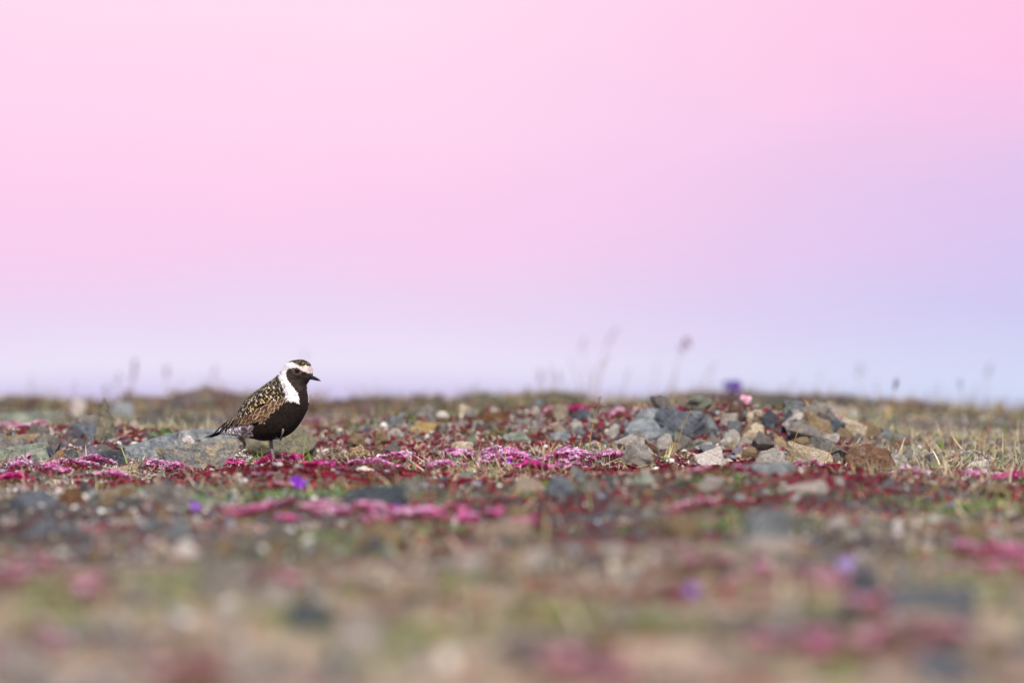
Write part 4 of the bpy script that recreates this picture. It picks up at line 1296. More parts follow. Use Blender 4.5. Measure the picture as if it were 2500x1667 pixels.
TU = [
 (567, 1068, 10.35, 2, .003, GR, 'broad bright green grass blade under the bird\'s tail', 1, .0065, -.05),
 (549, 1108, 10.3, 1, .002, GR, 'short green blade left of the broad grass blade', 2, .004),
 (618, 1096, 10.3, 3, .007, ('6A7A24', '7A8430'), 'olive grass blades leaning beside the white lichen crust', 3, .005, .3),
 (634, 1090, 10.28, 6, .005, GR, 'bright green grass tuft just left of the bird\'s standing leg', 4, .0035, .0),
 (766, 1080, 10.3, 4, .004, ('6E8E44', '5E7E34'), 'thin green grass leaning on the lichen boulder\'s right side', 5, .0035, -.25),
 (735, 1105, 10.2, 4, .006, ('D09048', 'C88040'), 'orange dry grass stalks in front of the lichen boulder', 6, .002, .9),
 (32, 1124, 10.3, 3, .004, GR, 'short green grass tuft under the left edge slab', 7, .004),
 (62, 1148, 10.0, 4, .006, ('7A8A30', '8A9440', '6E9A30'), 'green grass tuft among the left pink flowers', 8, .0035, -.1),
 (238, 1140, 9.7, 4, .007, ('5E8E2A', '78A048'), 'soft green grass tuft below the speckled stone', 9, .006, -.1),
 (194, 1000, 12.2, 2, .004, ('B4BC90', '7A9A40'), 'pale upright grass stalk left of the pyramid stone', 10, .005, -.05),
 (215, 1022, 12.1, 4, .01, GR, 'small green tuft between pale stalk and pyramid stone', 11, .005),
 (250, 1150, 9.6, 3, .006, ('7A9A38', '8AA448'), 'blurred green blades in front of the left pink flowers', 12, .006),
 (1335, 1058, 10.35, 8, .012, RD, 'reddish dry grass tuft rising from the central flower band', 13, .0022, .12),
 (1345, 1090, 10.2, 9, .016, DR, 'pale curled dry grass at the base of the reddish tuft', 14, .002, .2),
 (1630, 1078, 10.4, 3, .004, ('D2CC9C', 'A8B060'), 'pale green pointed stalk left of the heap\'s white foot stone', 15, .004, .25),
 (1575, 1080, 10.3, 4, .008, DR, 'thin dry stalks below the white quartz stone', 16, .0018, -.3),
 (1675, 1095, 10.3, 9, .012, DR, 'bushy pale dry grass left of the heap\'s bright foot stone', 17, .0024, .2),
 (1918, 1120, 10.05, 7, .010, ('E0D6C4', 'D0C4B0'), 'whitish dry grass in front of the blue slate slab', 18, .0018, .0),
 (2040, 1130, 10.0, 4, .006, DR, 'slanting straw stalk near the foot of the brown slab', 19, .0035, .9),
 (2018, 1122, 10.1, 6, .012, ('A8703C', '8A7A40'), 'ochre dry tuft in front of the cream slab', 20, .002, .1),
 (2300, 1070, 11.6, 4, .006, GR, 'bright green grass clump right of the heap', 21, .006, .1),
 (2050, 985, 14.5, 6, .012, ('C0A880', 'B49C74'), 'blurred tan grass clump behind the heap\'s right end', 22, .006, .35),
 (2168, 985, 14.5, 6, .010, ('C4B07C', 'B4A06C'), 'blurred straw clump beneath the dark round seed head', 23, .007, .02),
 (2330, 1000, 15.5, 9, .03, ('A8A060', 'B8AC70'), 'blurred yellow-green grass clump near the right edge', 24, .008, .05),
 (2240, 1020, 14.5, 8, .025, ('C4B494', 'B8A484'), 'blurred pale straw clump right of the heap', 25, .006, .2),
 (985, 1020, 13.2, 9, .025, ('6E8A3C', '7E9848'), 'blurred green grass clump left of the yellow lichen stone', 26, .006, .2),
 (1085, 1262, 7.6, 8, .008, ('5E8A38', '6E9A40'), 'blurred green tuft at the right end of the flower bank', 27, .008, .0),
 (525, 1195, 8.6, 5, .01, ('7E9A48', '6E8A48'), 'blurred green tuft above the foreground flower bank', 28, .008, .1),
 (245, 1172, 9.1, 6, .007, ('5E9434', '78A848'), 'blurred vivid green tuft right of the tan slab', 29, .008, .1),
 (2330, 1210, 8.0, 12, .03, ('B8B078', '8A9A58', 'C4B888'), 'blurred mixed straw and green clump at right', 30, .005, .05),
 (2450, 1215, 8.0, 12, .03, ('C4B488', '9A9A60'), 'blurred straw clump at the right edge', 31, .005, -.05),
 (130, 1540, 5.15, 8, .008, ('8A9A28', '9AA838'), 'blurred yellow-green tuft in the lower left foreground', 32, .010, .0),
 (2020, 1640, 4.55, 8, .010, ('6E9A1E', '7EA82E'), 'blurred yellow-green tuft at the bottom right', 33, .012, .0),
 (1330, 1545, 5.05, 8, .010, ('A8A838', 'B4B048'), 'blurred yellow tuft low in the foreground centre', 34, .010, .0),
 (2330, 1500, 5.3, 8, .010, ('6E9A48', '7EA858'), 'blurred soft green tuft in the lower right foreground', 35, .010, .1),
 (2440, 1440, 5.6, 6, .010, ('8A8A30', '9A9A40'), 'blurred olive tuft near the lower right edge', 36, .009, .05),
 (2240, 1350, 6.5, 8, .012, ('9A9A48', 'A8A458'), 'blurred olive tuft in the right foreground', 37, .010, .1),
 (700, 1580, 4.9, 8, .012, ('A89838', '8A9A40'), 'blurred olive-yellow tuft low in the left foreground', 38, .010, .0),
 (2120, 1590, 4.9, 6, .006, ('8A7A68', '7A6A58'), 'blurred grey-brown stalks in the lower right', 39, .010, .0),
 (860, 1520, 5.6, 5, .012, ('7A8A30',), 'blurred green tuft behind the big pale foreground stone', 40, .008, .0),
]
for t in TU:
    grass_tuft(*t)

def seed_stalk(px, row, d, px_base, head_len, head_w, label, seed, cols=('8A6A50', '9A7858', '6A4A3C'), n=9, tilt=.5, stem_w=.0011, grp='seed stalks'):
    xb = px2x(px_base, d)
    g = gz1(xb, d)
    xt, zt = px2x(px, d) - xb, row2z(row, d) - g
    root = thing('seed_stalk', label, 'grass', (xb, d, g), grp)
    P = []
    for k in range(9):
        t = k / 8
        P.append((xt * t ** 2.0, 0, zt * t - .004))
    stem_w = stem_w * (1.6 if d > 14 else 1.2)
    V, F = tube(P, [stem_w * (1.1 - .5 * k / 8) for k in range(9)], 6)
    solid('stem', V, F, hexc('A08858'), M_dry, root)
    gg = np.random.default_rng(seed)
    ps = []
    ax = np.array([tilt, 0, 1.0]); ax /= np.linalg.norm(ax)
    for i in range(n):
        t = (i + .5) / n
        v, f, c = T_pebble(seed + i)
        v = v * np.array([head_w * .22, head_w * .22, head_w * .62])
        v = roty(v, math.atan(tilt) + gg.normal(0, .5))
        w_ = head_w * math.sin(math.pi * min(t * .9 + .1, 1)) * .24
        o = ax * head_len * (1.35 if d > 14 else 1.0) * (t - .5) + np.array([gg.normal(0, w_ + 1e-5), gg.normal(0, w_ + 1e-5), 0])
        ps.append((v + o + np.array([xt, 0, zt]), f, c * hexc(cols[i % len(cols)])))
    V, F, C = join(ps)
    solid('seed_head', V, F, C, M_dry, root, False)
    return root
VI = ('6A5A78', '7A6480', '5E5070')
ST = [
 (1463, 978, 10.45, 1437, .021, .007, 'sharp brown seed stalk standing tall right of the centre', 1, ('6A4A34', 'C09880', '4A3828'), 11, .3),
 (1688, 996, 10.9, 1655, .014, .006, 'thin stalk with dark seed tip in front of the big boulder', 2, ('2A2420', 'B89A80', '4A3A30'), 8, .8),
 (1958, 1026, 10.3, 1930, .010, .0012, 'long bare straw stalk in front of the tan-grey heap stone', 3, ('B4A87C',), 4, .3),
 (2038, 1078, 10.3, 2016, .010, .0012, 'short bare ochre stalk in front of the cream slab', 4, ('A8864C',), 4, .5),
 (1650, 1052, 10.5, 1645, .010, .0012, 'fine green stalk left of the thin dark tipped stalk', 5, ('7A9A50',), 4, .1),
 (1422, 838, 21, 1436, .040, .018, 'blurred seed head left of the tall arching pair on the crest', 6, VI, 9, .5),
 (1494, 822, 21, 1432, .062, .018, 'blurred long seed head arching highest above the crest', 7, VI, 11, .7),
 (1480, 878, 15.5, 1455, .026, .012, 'blurred small forked seed head below the tall arching pair', 8, ('6A4A60', '7A5A70'), 5, .8),
 (1672, 842, 19, 1636, .044, .030, 'blurred broad pinkish seed head above the stone heap\'s left end', 9, ('8A5070', '9A6080', '6A4A70'), 10, .5),
 (1736, 902, 21, 1700, .050, .016, 'blurred faint slanting seed head left of the purple flower', 10, VI, 9, .9),
 (2186, 936, 14.8, 2172, .022, .018, 'dark round seed head on a thin stalk above the straw at right', 11, ('3E3A48', '4A4450'), 8, .2),
 (2344, 936, 16.5, 2352, .024, .014, 'blurred grey seed head near the right edge', 12, ('5A5A78',), 6, .1),
 (2414, 902, 21, 2400, .044, .020, 'blurred faint seed head highest at the right edge', 13, VI, 8, .4),
 (2098, 902, 22, 2100, .040, .024, 'blurred faint pale seed head above the heap\'s right end', 14, VI, 7, .1),
 (2262, 968, 17.5, 2255, .030, .012, 'blurred low violet stalk left of the grey seed head', 15, VI, 6, .3),
 (326, 902, 19.5, 322, .062, .026, 'blurred large violet seed head at upper left', 16, ('7A5A90', '8A6AA0', '6A4A80'), 12, .2),
 (288, 926, 20, 290, .034, .020, 'blurred seed head just left of the large violet one', 17, VI, 8, .2),
 (258, 952, 19, 262, .030, .020, 'blurred low seed head above the pyramid stone', 18, VI, 8, .1),
 (408, 908, 21, 405, .036, .026, 'blurred round seed head right of the large violet one', 19, VI, 8, .1),
 (524, 908, 21, 512, .046, .020, 'blurred slanting seed head left of the bird\'s back', 20, VI, 8, .3),
 (76, 936, 20, 70, .062, .016, 'blurred slim upright seed head near the left edge', 21, VI, 9, .1),
 (1318, 916, 21, 1322, .036, .026, 'blurred faint seed head left of the crest\'s tall pair', 22, VI, 7, .1),
 (1362, 920, 21, 1366, .030, .024, 'blurred faint low seed head beneath the leftmost tall one', 23, VI, 7, .1),
 (745, 868, 23, 738, .030, .022, 'very faint blurred seed head above the bird\'s head', 24, ('9A88B8', 'A898C0'), 5, .3),
]
WISPS = [(1345, 902, 1352, 'left of the leftmost tall seed head'), (1395, 882, 1420, 'between the two leftmost crest seed heads'), (1452, 905, 1440, 'under the highest arching seed head'),
         (1532, 912, 1520, 'right of the small forked seed head'), (1602, 898, 1590, 'left of the broad pinkish seed head'), (1648, 922, 1632, 'just under the broad pinkish seed head'),
         (1936, 930, 1925, 'above the dark slates of the heap'), (2004, 912, 1990, 'above the leaning dark slab'), (2292, 944, 2282, 'between the dark and grey seed heads'),
         (2382, 948, 2374, 'right of the grey seed head'), (182, 942, 190, 'above the blurred white stone'), (442, 930, 436, 'right of the round blurred seed head'), (2140, 940, 2150, 'left of the dark round seed head')]
for i, (p_, r_, b0_, w_) in enumerate(WISPS):
    ST.append((p_, r_, 16.5 + (i * 37 % 10) * .4, b0_, .030 + .004 * (i % 3), .010, 'blurred wispy stalk ' + w_, 40 + i, VI, 6, .15 + .1 * (i % 4)))
for s in ST:
    seed_stalk(*s)

# white lichen crust by the bird's leg
def crust(px0, px1, row_top, d, label, seed, cols=('E6E0DC', 'D8CCC4', 'F0ECEA', 'C4B4AC')):
    x = px2x((px0 + px1) / 2, d)
    g = gz1(x, d)
    w, h = (px1 - px0) / FPX * d, min(max(row2z(row_top, d) - g, .010), .042)
    gg = np.random.default_rng(seed)
    ps = []
    for i in range(130):
        a_, r_ = gg.uniform(0, 6.28), math.sqrt(gg.uniform(0, 1))
        p_ = np.array([r_ * math.cos(a_) * w * .5, r_ * math.sin(a_) * w * .3, h * (1 - r_ ** 2 * .8) * gg.uniform(.55, 1) - .004])
        v, f, c = T_pebble(seed * 100 + i % 9)
        ps.append((rotz(v, gg.uniform(0, 6)) * np.array([.0036, .0034, .0034]) * gg.uniform(.5, 1.4) + p_, f, c * hexc(cols[i % len(cols)])))
    V, F, C = join(ps)
    o = solid('lichen_crust', V, F, C, M_lichen, None, False)
    o.location = (x, d, g)
    return tag(o, label, 'lichen', 'lichen crusts')
crust(566, 622, 1080, 10.3, 'white knobbly lichen crust between the slab and the boulder', 1, ('C4BCB8', 'B4A8A0', 'D4CECA', '9C8E86'))
crust(862, 915, 1166, 9.4, 'whitish lichen clump right of the bird\'s flower mound', 4)
crust(222, 262, 1078, 10.95, 'pale branching lichen clump above the dark slate', 5, ('D8C8BC', 'C8B4A8', 'B8A494'))
crust(440, 475, 1054, 11.3, 'whitish lichen clump at the top of the long grey slab', 6)
crust(790, 850, 1076, 10.75, 'pale brown lichen clump right of the lichen boulder', 7, ('A89480', '8A7868', 'B8A898', '6A5A50'))
crust(850, 905, 1080, 10.8, 'tan lichen clump right of the pale brown one', 8, ('B8A078', 'A08C6C', 'C4B08C'))

# ------------------------------------------------------------------ the bird
PSI = R(28)
S_ = 1.0 / 5.806 / (FPX / BIRD_D)
CP = math.cos(PSI)
FU, FV = 1085.0, 1540.0
def bl(u, v, y=0.0):
    """side-view sheet units -> bird local metres (x forward, y left, z up)"""
    return np.array([(u - FU) * S_ / CP, y * S_, (FV - v) * S_])
bx_ = px2x(480 + FU / 5.806, BIRD_D)
bz_ = gz1(bx_, BIRD_D)
print('bird ground', bz_, 'wanted', row2z(860 + FV / 5.806, BIRD_D))
bird = thing('plover', 'black-bellied plover with white neck band and gold speckled back standing on one leg', 'bird', (bx_, BIRD_D, row2z(860 + FV / 5.806, BIRD_D)))
bird.rotation_euler = (0, 0, -PSI)

PAIRS = [  # top(u,v), bottom(u,v), half width
 ((300, 1085), (300, 1150), 22), ((400, 1018), (420, 1168), 62), ((540, 902), (520, 1190), 120), ((650, 765), (640, 1195), 190),
 ((735, 650), (780, 1220), 250), ((850, 552), (930, 1250), 288), ((980, 462), (1090, 1236), 305), ((1090, 388), (1245, 1192), 303),
 ((1152, 342), (1365, 1108), 286), ((1180, 312), (1475, 960), 262), ((1200, 287), (1553, 800), 232), ((1218, 262), (1572, 680), 205),
 ((1237, 236), (1562, 575), 180), ((1256, 208), (1548, 490), 162), ((1274, 178), (1565, 442), 156), ((1302, 142), (1592, 405), 158),
 ((1400, 110), (1610, 386), 156), ((1495, 105), (1618, 370), 142), ((1572, 133), (1624, 348), 112), ((1612, 195), (1628, 335), 76), ((1622, 255), (1628, 318), 34)]
PA = np.array([[p[0][0], p[0][1], p[1][0], p[1][1], p[2]] for p in PAIRS], float)
def catmull(P, n):
    m = len(P)
    t = np.linspace(0, m - 1, n)
    i = np.minimum(t.astype(int), m - 2)
    f = (t - i)[:, None]
    p0, p1, p2, p3 = P[np.maximum(i - 1, 0)], P[i], P[i + 1], P[np.minimum(i + 2, m - 1)]
    return .5 * (2 * p1 + (p2 - p0) * f + (2 * p0 - 5 * p1 + 4 * p2 - p3) * f ** 2 + (3 * p1 - p0 - 3 * p2 + p3) * f ** 3)
NR, NS = 210, 128
SEC = catmull(PA, NR)
th = np.linspace(0, 2 * np.pi, NS, endpoint=False)
ctr_u, ctr_v = (SEC[:, 0] + SEC[:, 2]) / 2, (SEC[:, 1] + SEC[:, 3]) / 2
hu, hv = (SEC[:, 0] - SEC[:, 2]) / 2, (SEC[:, 1] - SEC[:, 3]) / 2
ct, st_ = np.cos(th), np.sin(th)
sq = np.sign(st_) * np.abs(st_) ** .9
U = ctr_u[:, None] + hu[:, None] * ct
Vv = ctr_v[:, None] + hv[:, None] * ct
Y = SEC[:, 4][:, None] * sq          # +y is the bird's left, away from the camera
# fluffy unevenness
fl = (fbm(U / 42, Vv / 42 + Y / 60, 5, 3) - .5) * 10
nU, nV = U - ctr_u[:, None], Vv - ctr_v[:, None]
ln = np.sqrt(nU ** 2 + nV ** 2 + Y ** 2) + 1e-6
U = U + nU / ln * fl; Vv = Vv + nV / ln * fl; Y = Y + Y / ln * fl
US = U - np.abs(Y) * math.sin(PSI)      # the sheet as drawn, seen a little from the front

def inpoly(u, v, poly):
    poly = np.array(poly, float)
    r = np.zeros(u.shape, bool)
    j = len(poly) - 1
    for i in range(len(poly)):
        xi, yi, xj, yj = *poly[i], *poly[j]
        c = ((yi > v) != (yj > v)) & (u < (xj - xi) * (v - yi) / (yj - yi + 1e-9) + xi)
        r ^= c
        j = i
    return r
BLACK = np.array([.0155, .0105, .0080])
FACE = np.array([.034, .024, .019])
WHITE = np.array([.74, .72, .74])
jit = lambda s, k, sd: (fbm(US / s, Vv / s, sd, 2) - .5) * k
ju, jv = US + jit(16, 26, 1) + jit(6, 18, 3), Vv + jit(16, 26, 2) + jit(6, 18, 4)
col = np.tile(BLACK, (NR, NS, 1)) * (1 + 2.2 * (fbm(US / 10, Vv / 14, 8, 2) - .5))[..., None]
CROWN = [(1660, 205), (1600, 200), (1565, 180), (1520, 206), (1480, 202), (1430, 168), (1365, 140), (1290, 140), (1270, 60), (1500, 40), (1700, 60)]
WBAND = [(1700, 205), (1600, 198), (1565, 178), (1520, 204), (1480, 200), (1430, 166), (1365, 138), (1285, 110), (1200, 180), (1130, 300), (1165, 330), (1188, 390),
         (1225, 470), (1262, 580), (1278, 650), (1300, 690), (1390, 706), (1440, 716), (1476, 738), (1474, 660), (1440, 570), (1400, 520), (1340, 440), (1292, 370), (1276, 300), (1290, 250),
         (1340, 230), (1400, 222), (1470, 232), (1530, 272), (1580, 296), (1700, 300)]
MANTLE = [(1310, 690), (1268, 600), (1228, 480), (1190, 400), (1165, 335), (1150, 280), (900, 300), (400, 700), (100, 1050), (420, 1110), (560, 1040), (800, 1045), (1000, 1000), (1100, 880)]
aY = np.abs(Y)
white = inpoly(ju, jv, WBAND)
crown = inpoly(ju, jv, CROWN) | ((aY < 70) & (U > 1290) & (Vv < 150))
nape = (aY < 24) & (ct[None, :] > .2) & (U < 1290) & (U > 1100) & (Vv > 190)
white |= (Y > 48) & (jv > 510) & (jv < 705) & (ct[None, :] < -.3)
col[white] = WHITE
wv_ = (1 - .16 * (fbm(US / 9, Vv / 9, 12, 2)))[..., None] * np.where((Vv < 320) & (US > 1400), 1, 0)[..., None] * np.array([.92, .80, .74]) + (1 - .16 * (fbm(US / 9, Vv / 9, 12, 2)))[..., None] * np.where((Vv < 320) & (US > 1400), 0, 1)[..., None]
col = np.where(white[..., None], col * wv_, col)
face = inpoly(ju, jv, [(1270, 250), (1340, 222), (1470, 224), (1580, 286), (1700, 300), (1700, 420), (1560, 480), (1480, 560), (1440, 570), (1340, 440), (1282, 370)]) & ~white
fn = fbm(US / 24, Vv / 24, 13, 2)[..., None]
col = np.where(face[..., None], FACE * (.45 + 1.1 * fn), col)
lore = ((US - 1560) / 75) ** 2 + ((Vv - 300) / 26) ** 2 < 1
ring = ((US - 1440) / 85) ** 2 + ((Vv - 262) / 60) ** 2 < 1
col = np.where((face & ring)[..., None], np.array([.085, .062, .048]) * (.7 + .6 * fn), col)
col = np.where((face & lore)[..., None], col * .55, col)
speck = fbm(US / 9, Vv / 9, 15, 2)
col[crown] = np.array([.024, .017, .012])
col[crown & (speck > .72)] = np.array([.55, .40, .16])
man = (inpoly(US, Vv, MANTLE) | nape) & ~(white & ~nape) & ~crown
col[man] = np.array([.024, .018, .013])
col[man & (speck > .68)] = np.array([.66, .55, .36])
fleck = fbm(US / 7, Vv / 7, 25, 2)
edge = white & inpoly(US, Vv, [(1100, 250), (1215, 250), (1235, 380), (1275, 470), (1310, 600), (1330, 690), (1270, 690), (1150, 350)])
col[edge & (fleck > .56)] = np.array([.07, .055, .05])
vent = inpoly(ju, jv, [(830, 1040), (790, 1110), (800, 1180), (700, 1215), (560, 1230), (380, 1230), (150, 1190), (200, 1080), (420, 1060), (560, 1030)])
vn = fbm(US / 26, Vv / 20, 19, 2)
col[vent] = np.array([.74, .70, .73])
col[vent & (vn > .54)] = np.array([.10, .08, .08])
col[vent & (US > 640) & (vn > .48)] = np.array([.24, .20, .21])
bodyV = np.stack([(U - FU) * S_ / CP, Y * S_, (FV - Vv) * S_], -1).reshape(-1, 3)
i0 = (np.arange(NR - 1)[:, None] * NS + np.arange(NS)[None, :])
i1 = (np.arange(NR - 1)[:, None] * NS + (np.arange(NS)[None, :] + 1) % NS)
BF = np.stack([i0, i1, i1 + NS, i0 + NS], -1).reshape(-1, 4)
caps = []
body_tris = BF
cV = np.vstack([bodyV, bodyV[:NS].mean(0), bodyV[-NS:].mean(0)])
cC = np.vstack([col.reshape(-1, 3), col[0].mean(0), col[-1].mean(0)])
k = np.arange(NS)
q0 = np.stack([k, np.full(NS, len(bodyV)), (k + 1) % NS], 1)
q1 = np.stack([(NR - 1) * NS + k, (NR - 1) * NS + (k + 1) % NS, np.full(NS, len(bodyV) + 1)], 1)
tri = np.vstack([BF[:, [0, 1, 2]], BF[:, [0, 2, 3]], q0, q1])
body = solid('body', cV, tri, cC, M_body, bird)

# near-side surface lookup for laying feathers
near = Y < -2
cu, cv_, cy_ = US[near], Vv[near], Y[near]
Pn = bodyV.reshape(NR, NS, 3)
du = np.gradient(Pn, axis=0)
dv_ = (np.roll(Pn, -1, 1) - np.roll(Pn, 1, 1))
Nn = np.cross(dv_, du)
Nn /= np.linalg.norm(Nn, axis=-1, keepdims=True) + 1e-9
cen = bl(0, 0)
cenP = np.stack([(ctr_u - FU) * S_ / CP, np.zeros(NR), (FV - ctr_v) * S_], -1)[:, None, :]
sgn = np.sign(((Pn - cenP) * Nn).sum(-1, keepdims=True))
Nn = (Nn * sgn)[near]
Pn = Pn[near]
def surf(u, v):
    i = int(np.argmin((cu - u) ** 2 + (cv_ - v) ** 2))
    return Vector(Pn[i]), Vector(Nn[i])

def feather_mesh(name, kind, seed):
    g = np.random.default_rng(seed)
    na, nw = 9, 7
    V, C = [], []
    for i in range(na):
        t = i / (na - 1)
        wid = .5 * (math.sin(math.pi * min(.12 + t * .70, 1)) ** .6) * (1 if t < .72 else max(1 - ((t - .72) / .30) ** 2, .12))
        for j in range(nw):
            s = (j / (nw - 1) - .5) * 2
            V.append((t, s * wid, .05 * (1 - s * s) - .06 * t * t))
            ed = max(abs(s) ** 7, sstep(t, .84, .97))
            n_ = g.uniform(-.1, .1)
            if kind in ('gold', 'cream'):
                c = np.array([.016, .012, .010])
                lobe = t > .66 and .25 < abs(s) < .9
                notch = .36 < t < .50 and abs(s) > .7
                if lobe or notch:
                    c = (np.array([.74, .52, .17]) if kind == 'gold' else np.array([.78, .66, .48])) * (1 + n_)
            elif kind == 'brown':
                c = np.array([.15, .082, .040]) * (.25 + .8 * t) * (1 - ed) + np.array([.64, .46, .30]) * ed  # darker towards the base: shadow between overlapping coverts painted into the colour
                if abs(s) < .1: c = c * .55
                c = c * (1 + n_)
            elif kind == 'dusk':
                c = np.array([.075, .046, .030]) * (1 - ed) + np.array([.66, .52, .38]) * ed * (1 if (i % 2) else .6)
            elif kind == 'dark':
                c = np.array([.020, .016, .015]) * (1 + n_)
                if abs(s) > .8: c = np.array([.09, .075, .06])
            else:  # barred white undertail
                c = np.array([.88, .86, .87]) if not (.26 < t < .42 or .66 < t < .82) else np.array([.045, .035, .035])
            C.append(c)
    F = []
    for i in range(na - 1):
        for j in range(nw - 1):
            a_ = i * nw + j
            F.append((a_, a_ + 1, a_ + nw + 1, a_ + nw))
    me = mesh_np(name, np.array(V), np.array(F), np.array(C), True)
    me.materials.append(M_feather)
    return me
FM = {k: [feather_mesh('feather_' + k, k, 5 * i + len(k)) for i in range(2)] for k in ('gold', 'cream', 'brown', 'dusk', 'dark', 'bar')}
def feather(kind, u, v, ang, L, W, lift=.10, out=.0012, name='feather', both=True, idx=0):
    """ang: direction of the tip in the side view, degrees, 0 = tailward, 90 = straight down"""
    p, n = surf(u, v)
    d = Vector((-math.cos(R(ang)), 0, -math.sin(R(ang))))
    d = (d - n * d.dot(n)).normalized()
    d = (d + n * lift).normalized()
    y = n.cross(d).normalized()
    z = d.cross(y)
    for side in ((1, -1) if both else (1,)):
        M = Matrix.Identity(4)
        f = lambda q: Vector((q.x, q.y * side, q.z))
        X_, Y_, Z_, P_ = f(d), f(y), f(z), f(p + n * out)
        if side < 0:
            Y_ = -Y_
        for r_ in range(3):
            M[r_][0], M[r_][1], M[r_][2], M[r_][3] = X_[r_] * L * S_, Y_[r_] * W * S_, Z_[r_] * L * S_, P_[r_]
        o = bpy.data.objects.new(name, FM[kind][idx % 2])
        COL.objects.link(o)
        o.parent = bird
        o.matrix_local = M

frg = np.random.default_rng(3)
cnt = 0
# wing coverts: brown with pale rims, in rows; (start u,v) -> (end u,v), count
rows = [((1240, 655), (1030, 690), 4, 96, 66, 'brown', 60), ((1200, 715), (960, 775), 5, 104, 68, 'brown', 57),
        ((1130, 775), (800, 830), 6, 118, 70, 'brown', 55), ((1085, 835), (690, 890), 7, 122, 70, 'brown', 52),
        ((1030, 895), (620, 945), 7, 112, 66, 'brown', 46)]
order = []
for (a0, a1, n, L, W, kd, an) in rows[::-1]:
    for i in range(n):
        t = (i + .5 * (n % 2)) / n
        u, v = a0[0] + (a1[0] - a0[0]) * t + frg.normal(0, 7), a0[1] + (a1[1] - a0[1]) * t + frg.normal(0, 6)
        order.append((kd, u, v, an + frg.normal(0, 6), L * frg.uniform(.9, 1.1), W * frg.uniform(.9, 1.1)))
for i, q in enumerate(order):
    feather(*q, lift=.10, out=.0016, idx=i); cnt += 1
# mantle and scapulars: black with gold and cream notches
e1 = np.array([-.66, .75]); e2 = np.array([.75, .66])
for a_ in range(13):
    for c_ in range(7):
        u = 1195 + e1[0] * a_ * 60 + e2[0] * (c_ * 54 - 40) + (27 if a_ % 2 else 0) * e2[0] + frg.normal(0, 7)
        v = 395 + e1[1] * a_ * 60 + e2[1] * (c_ * 54 - 40) + (27 if a_ % 2 else 0) * e2[1] + frg.normal(0, 7)
        if not inpoly(np.array([u]), np.array([v]), [(1215, 470), (1250, 600), (1235, 640), (1010, 670), (930, 760), (760, 835), (640, 850), (520, 960), (400, 1050), (470, 960), (690, 700), (880, 535), (1150, 360)])[0]:
            continue
        kd = 'gold' if (frg.uniform() < .6 and u > 640) else 'cream'
        feather(kd, u, v, 48 + frg.normal(0, 7), frg.uniform(84, 104), frg.uniform(58, 70), lift=.09, out=.0026, idx=a_ + c_); cnt += 1
# tertials and flight feathers running to the tail
for i, (u, v, an, L, W, kd) in enumerate([(640, 900, 40, 190, 50, 'dusk'), (600, 940, 38, 200, 46, 'dusk'), (560, 900, 42, 210, 44, 'dusk'), (520, 960, 36, 220, 40, 'dark'),
                                          (500, 1000, 32, 220, 40, 'dusk'), (470, 985, 33, 260, 36, 'dark'), (430, 1020, 31, 300, 34, 'dark')]):
    feather(kd, u, v, an, L, W, lift=.03, out=.0034 + i * .0004, name='flight_feather', idx=i); cnt += 1
for i, (u, v, an, L, W) in enumerate([(640, 1085, 20, 150, 84), (570, 1085, 22, 150, 80), (500, 1095, 24, 150, 76), (440, 1110, 22, 150, 70), (400, 1125, 18, 130, 60), (540, 1135, 12, 150, 70), (640, 1150, 10, 150, 70)]):
    feather('bar', u, v, an, L, W, lift=.04, out=.0012 + i * .0002, name='undertail_feather', idx=i)
print('feathers per side', cnt)
# tail: a narrow fan of dark feathers
for i in range(6):
    sp = (i - 2.5) / 2.5
    b0 = Vector(bl(480, 1062 + 14 * abs(sp), 44 * sp)); tip = Vector(bl(82 + 30 * abs(sp), 1206, 84 * sp))
    d = tip - b0
    L = d.length; d.normalize()
    y = Vector((0, 1, 0)); y = (y - d * y.dot(d)).normalized()
    z = d.cross(y)
    if z.z < 0: y, z = -y, -z
    M = Matrix.Identity(4)
    for r_ in range(3):
        M[r_][0], M[r_][1], M[r_][2], M[r_][3] = d[r_] * L, y[r_] * 78 * S_, z[r_] * L * .3, b0[r_] - z[r_] * .0008 * abs(sp)
    o = bpy.data.objects.new('tail_feather', FM['dark'][i % 2])
    COL.objects.link(o); o.parent = bird; o.matrix_local = M

# bill: two mandibles
def mandible(name, prof):
    V, F = [], []
    n = 12
    for (u, vt, vb, w) in prof:
        for k in range(n):
            an = 2 * math.pi * k / n
            V.append(bl(u, (vt + vb) / 2 - (vb - vt) / 2 * math.cos(an), w * math.sin(an)))
    for i in range(len(prof) - 1):
        for k in range(n):
            k2 = (k + 1) % n
            F.append((i * n + k, i * n + k2, (i + 1) * n + k2, (i + 1) * n + k))
    return link(name, mesh_np(name, np.array(V), np.array(F), None, True), M_bill, bird)
mandible('upper_mandible', [(1570, 318, 362, 36), (1612, 316, 361, 32), (1655, 328, 370, 25), (1700, 350, 386, 20), (1742, 374, 399, 14), (1768, 394, 408, 8), (1778, 408, 410, 1)])
mandible('lower_mandible', [(1570, 358, 390, 30), (1612, 361, 388, 27), (1655, 371, 392, 21), (1700, 386, 401, 15), (1742, 399, 408, 9), (1764, 407, 410, 2)])
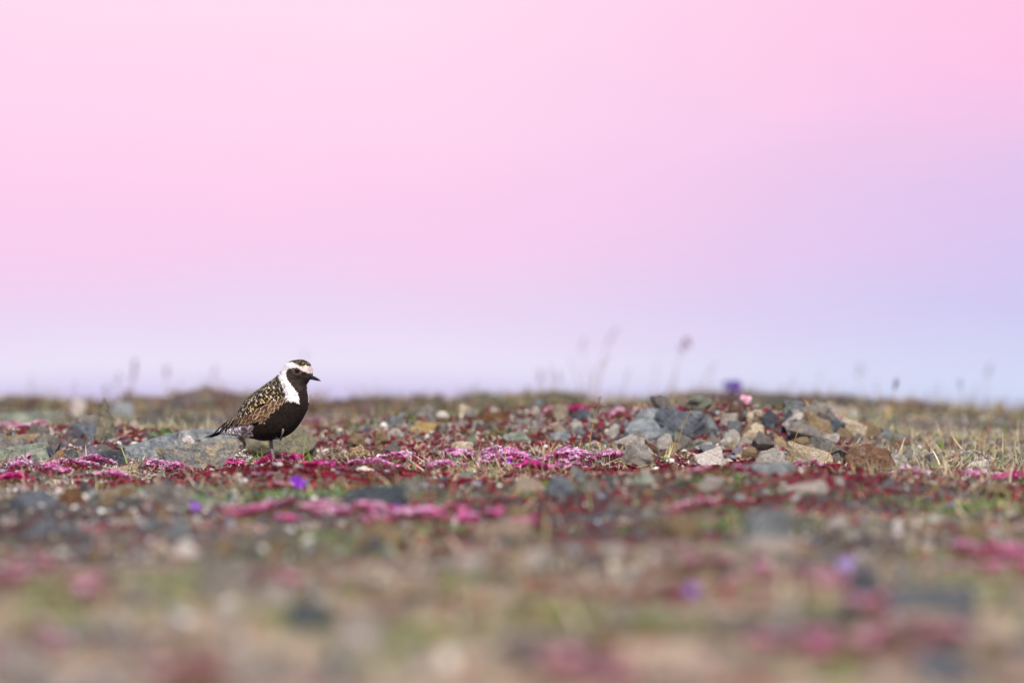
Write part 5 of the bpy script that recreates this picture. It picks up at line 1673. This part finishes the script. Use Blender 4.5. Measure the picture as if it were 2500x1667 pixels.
# eyes, each with a thin dark lid
for side in (-1, 1):
    p, n = surf(1440, 262)
    p = Vector((p.x, p.y * -side, p.z)) if side > 0 else p
    n = Vector((n.x, n.y * -side, n.z)) if side > 0 else n
    bm = bmesh.new()
    bmesh.ops.create_uvsphere(bm, u_segments=24, v_segments=16, radius=40 * S_)
    me = bpy.data.meshes.new('eye'); bm.to_mesh(me); bm.free()
    for pg in me.polygons: pg.use_smooth = True
    eye = link('eye', me, M_eye, bird, p - n * 20 * S_)
    q = Vector((0, 0, 1)).rotation_difference(n).to_matrix()
    pts = [q @ Vector((41 * S_ * math.cos(a_), 33 * S_ * math.sin(a_), 0)) for a_ in np.linspace(0, 2 * math.pi, 25)]
    V, F = tube(pts, [4.5 * S_] * 25, 6)
    lid = solid('eyelid', V, F, np.array([.07, .055, .045]), M_body, eye)
    lid.location = n * 20 * S_

# standing leg and foot
def limb(name, pts, radii):
    V, F = tube([bl(*p) for p in pts], [r_ * S_ for r_ in radii], 10)
    return link(name, mesh_np(name, V, F, None, True), M_leg, bird)
limb('leg', [(1010, 1130, 40), (1030, 1200, 40), (1036, 1290, 36), (1040, 1330, 34), (1052, 1410, 34), (1070, 1480, 34), (1085, 1530, 34)], [44, 32, 25, 29, 24, 21, 24])
for nm, a_, L in (('toe', -35, 120), ('toe', 0, 135), ('toe', 35, 120)):
    e = (1085 + L * math.cos(R(a_)), 1537, 34 + L * math.sin(R(a_)))
    m_ = (1085 + L * .5 * math.cos(R(a_)), 1526, 34 + L * .5 * math.sin(R(a_)))
    limb('toe', [(1085, 1524, 34), m_, e], [17, 14, 7])
# the lifted leg, folded up against the belly feathers on the near side
p1, n1 = surf(1232, 1085); p2, n2 = surf(1190, 1205)
def loc2(pv, nv, o):
    return pv + nv * o
pts = [loc2(p1, n1, -.002), loc2(p1, n1, .003), loc2((p1 + p2) / 2, n1, .005), loc2(p2, n2, .003), loc2(p2, n2, -.003)]
V, F = tube(pts, [14 * S_, 15 * S_, 13 * S_, 17 * S_, 14 * S_], 10)
link('folded_leg', mesh_np('folded_leg', V, F, None, True), plain('pale_leg_skin', (.2, .18, .18), .6, .3), bird)
p3, n3 = surf(1120, 1200)
V, F = tube([loc2(p2, n2, -.002), loc2((p2 + p3) / 2, n2, .002), loc2(p3, n3, -.002)], [15 * S_, 16 * S_, 18 * S_], 10)
link('folded_shank', mesh_np('folded_shank', V, F, None, True), M_leg, bird)

print('total tris', sum(sum(len(p.vertices) - 2 for p in m.polygons) for m in bpy.data.meshes if len(m.polygons) < 3000) + sum(len(m.polygons) for m in bpy.data.meshes if len(m.polygons) >= 3000))
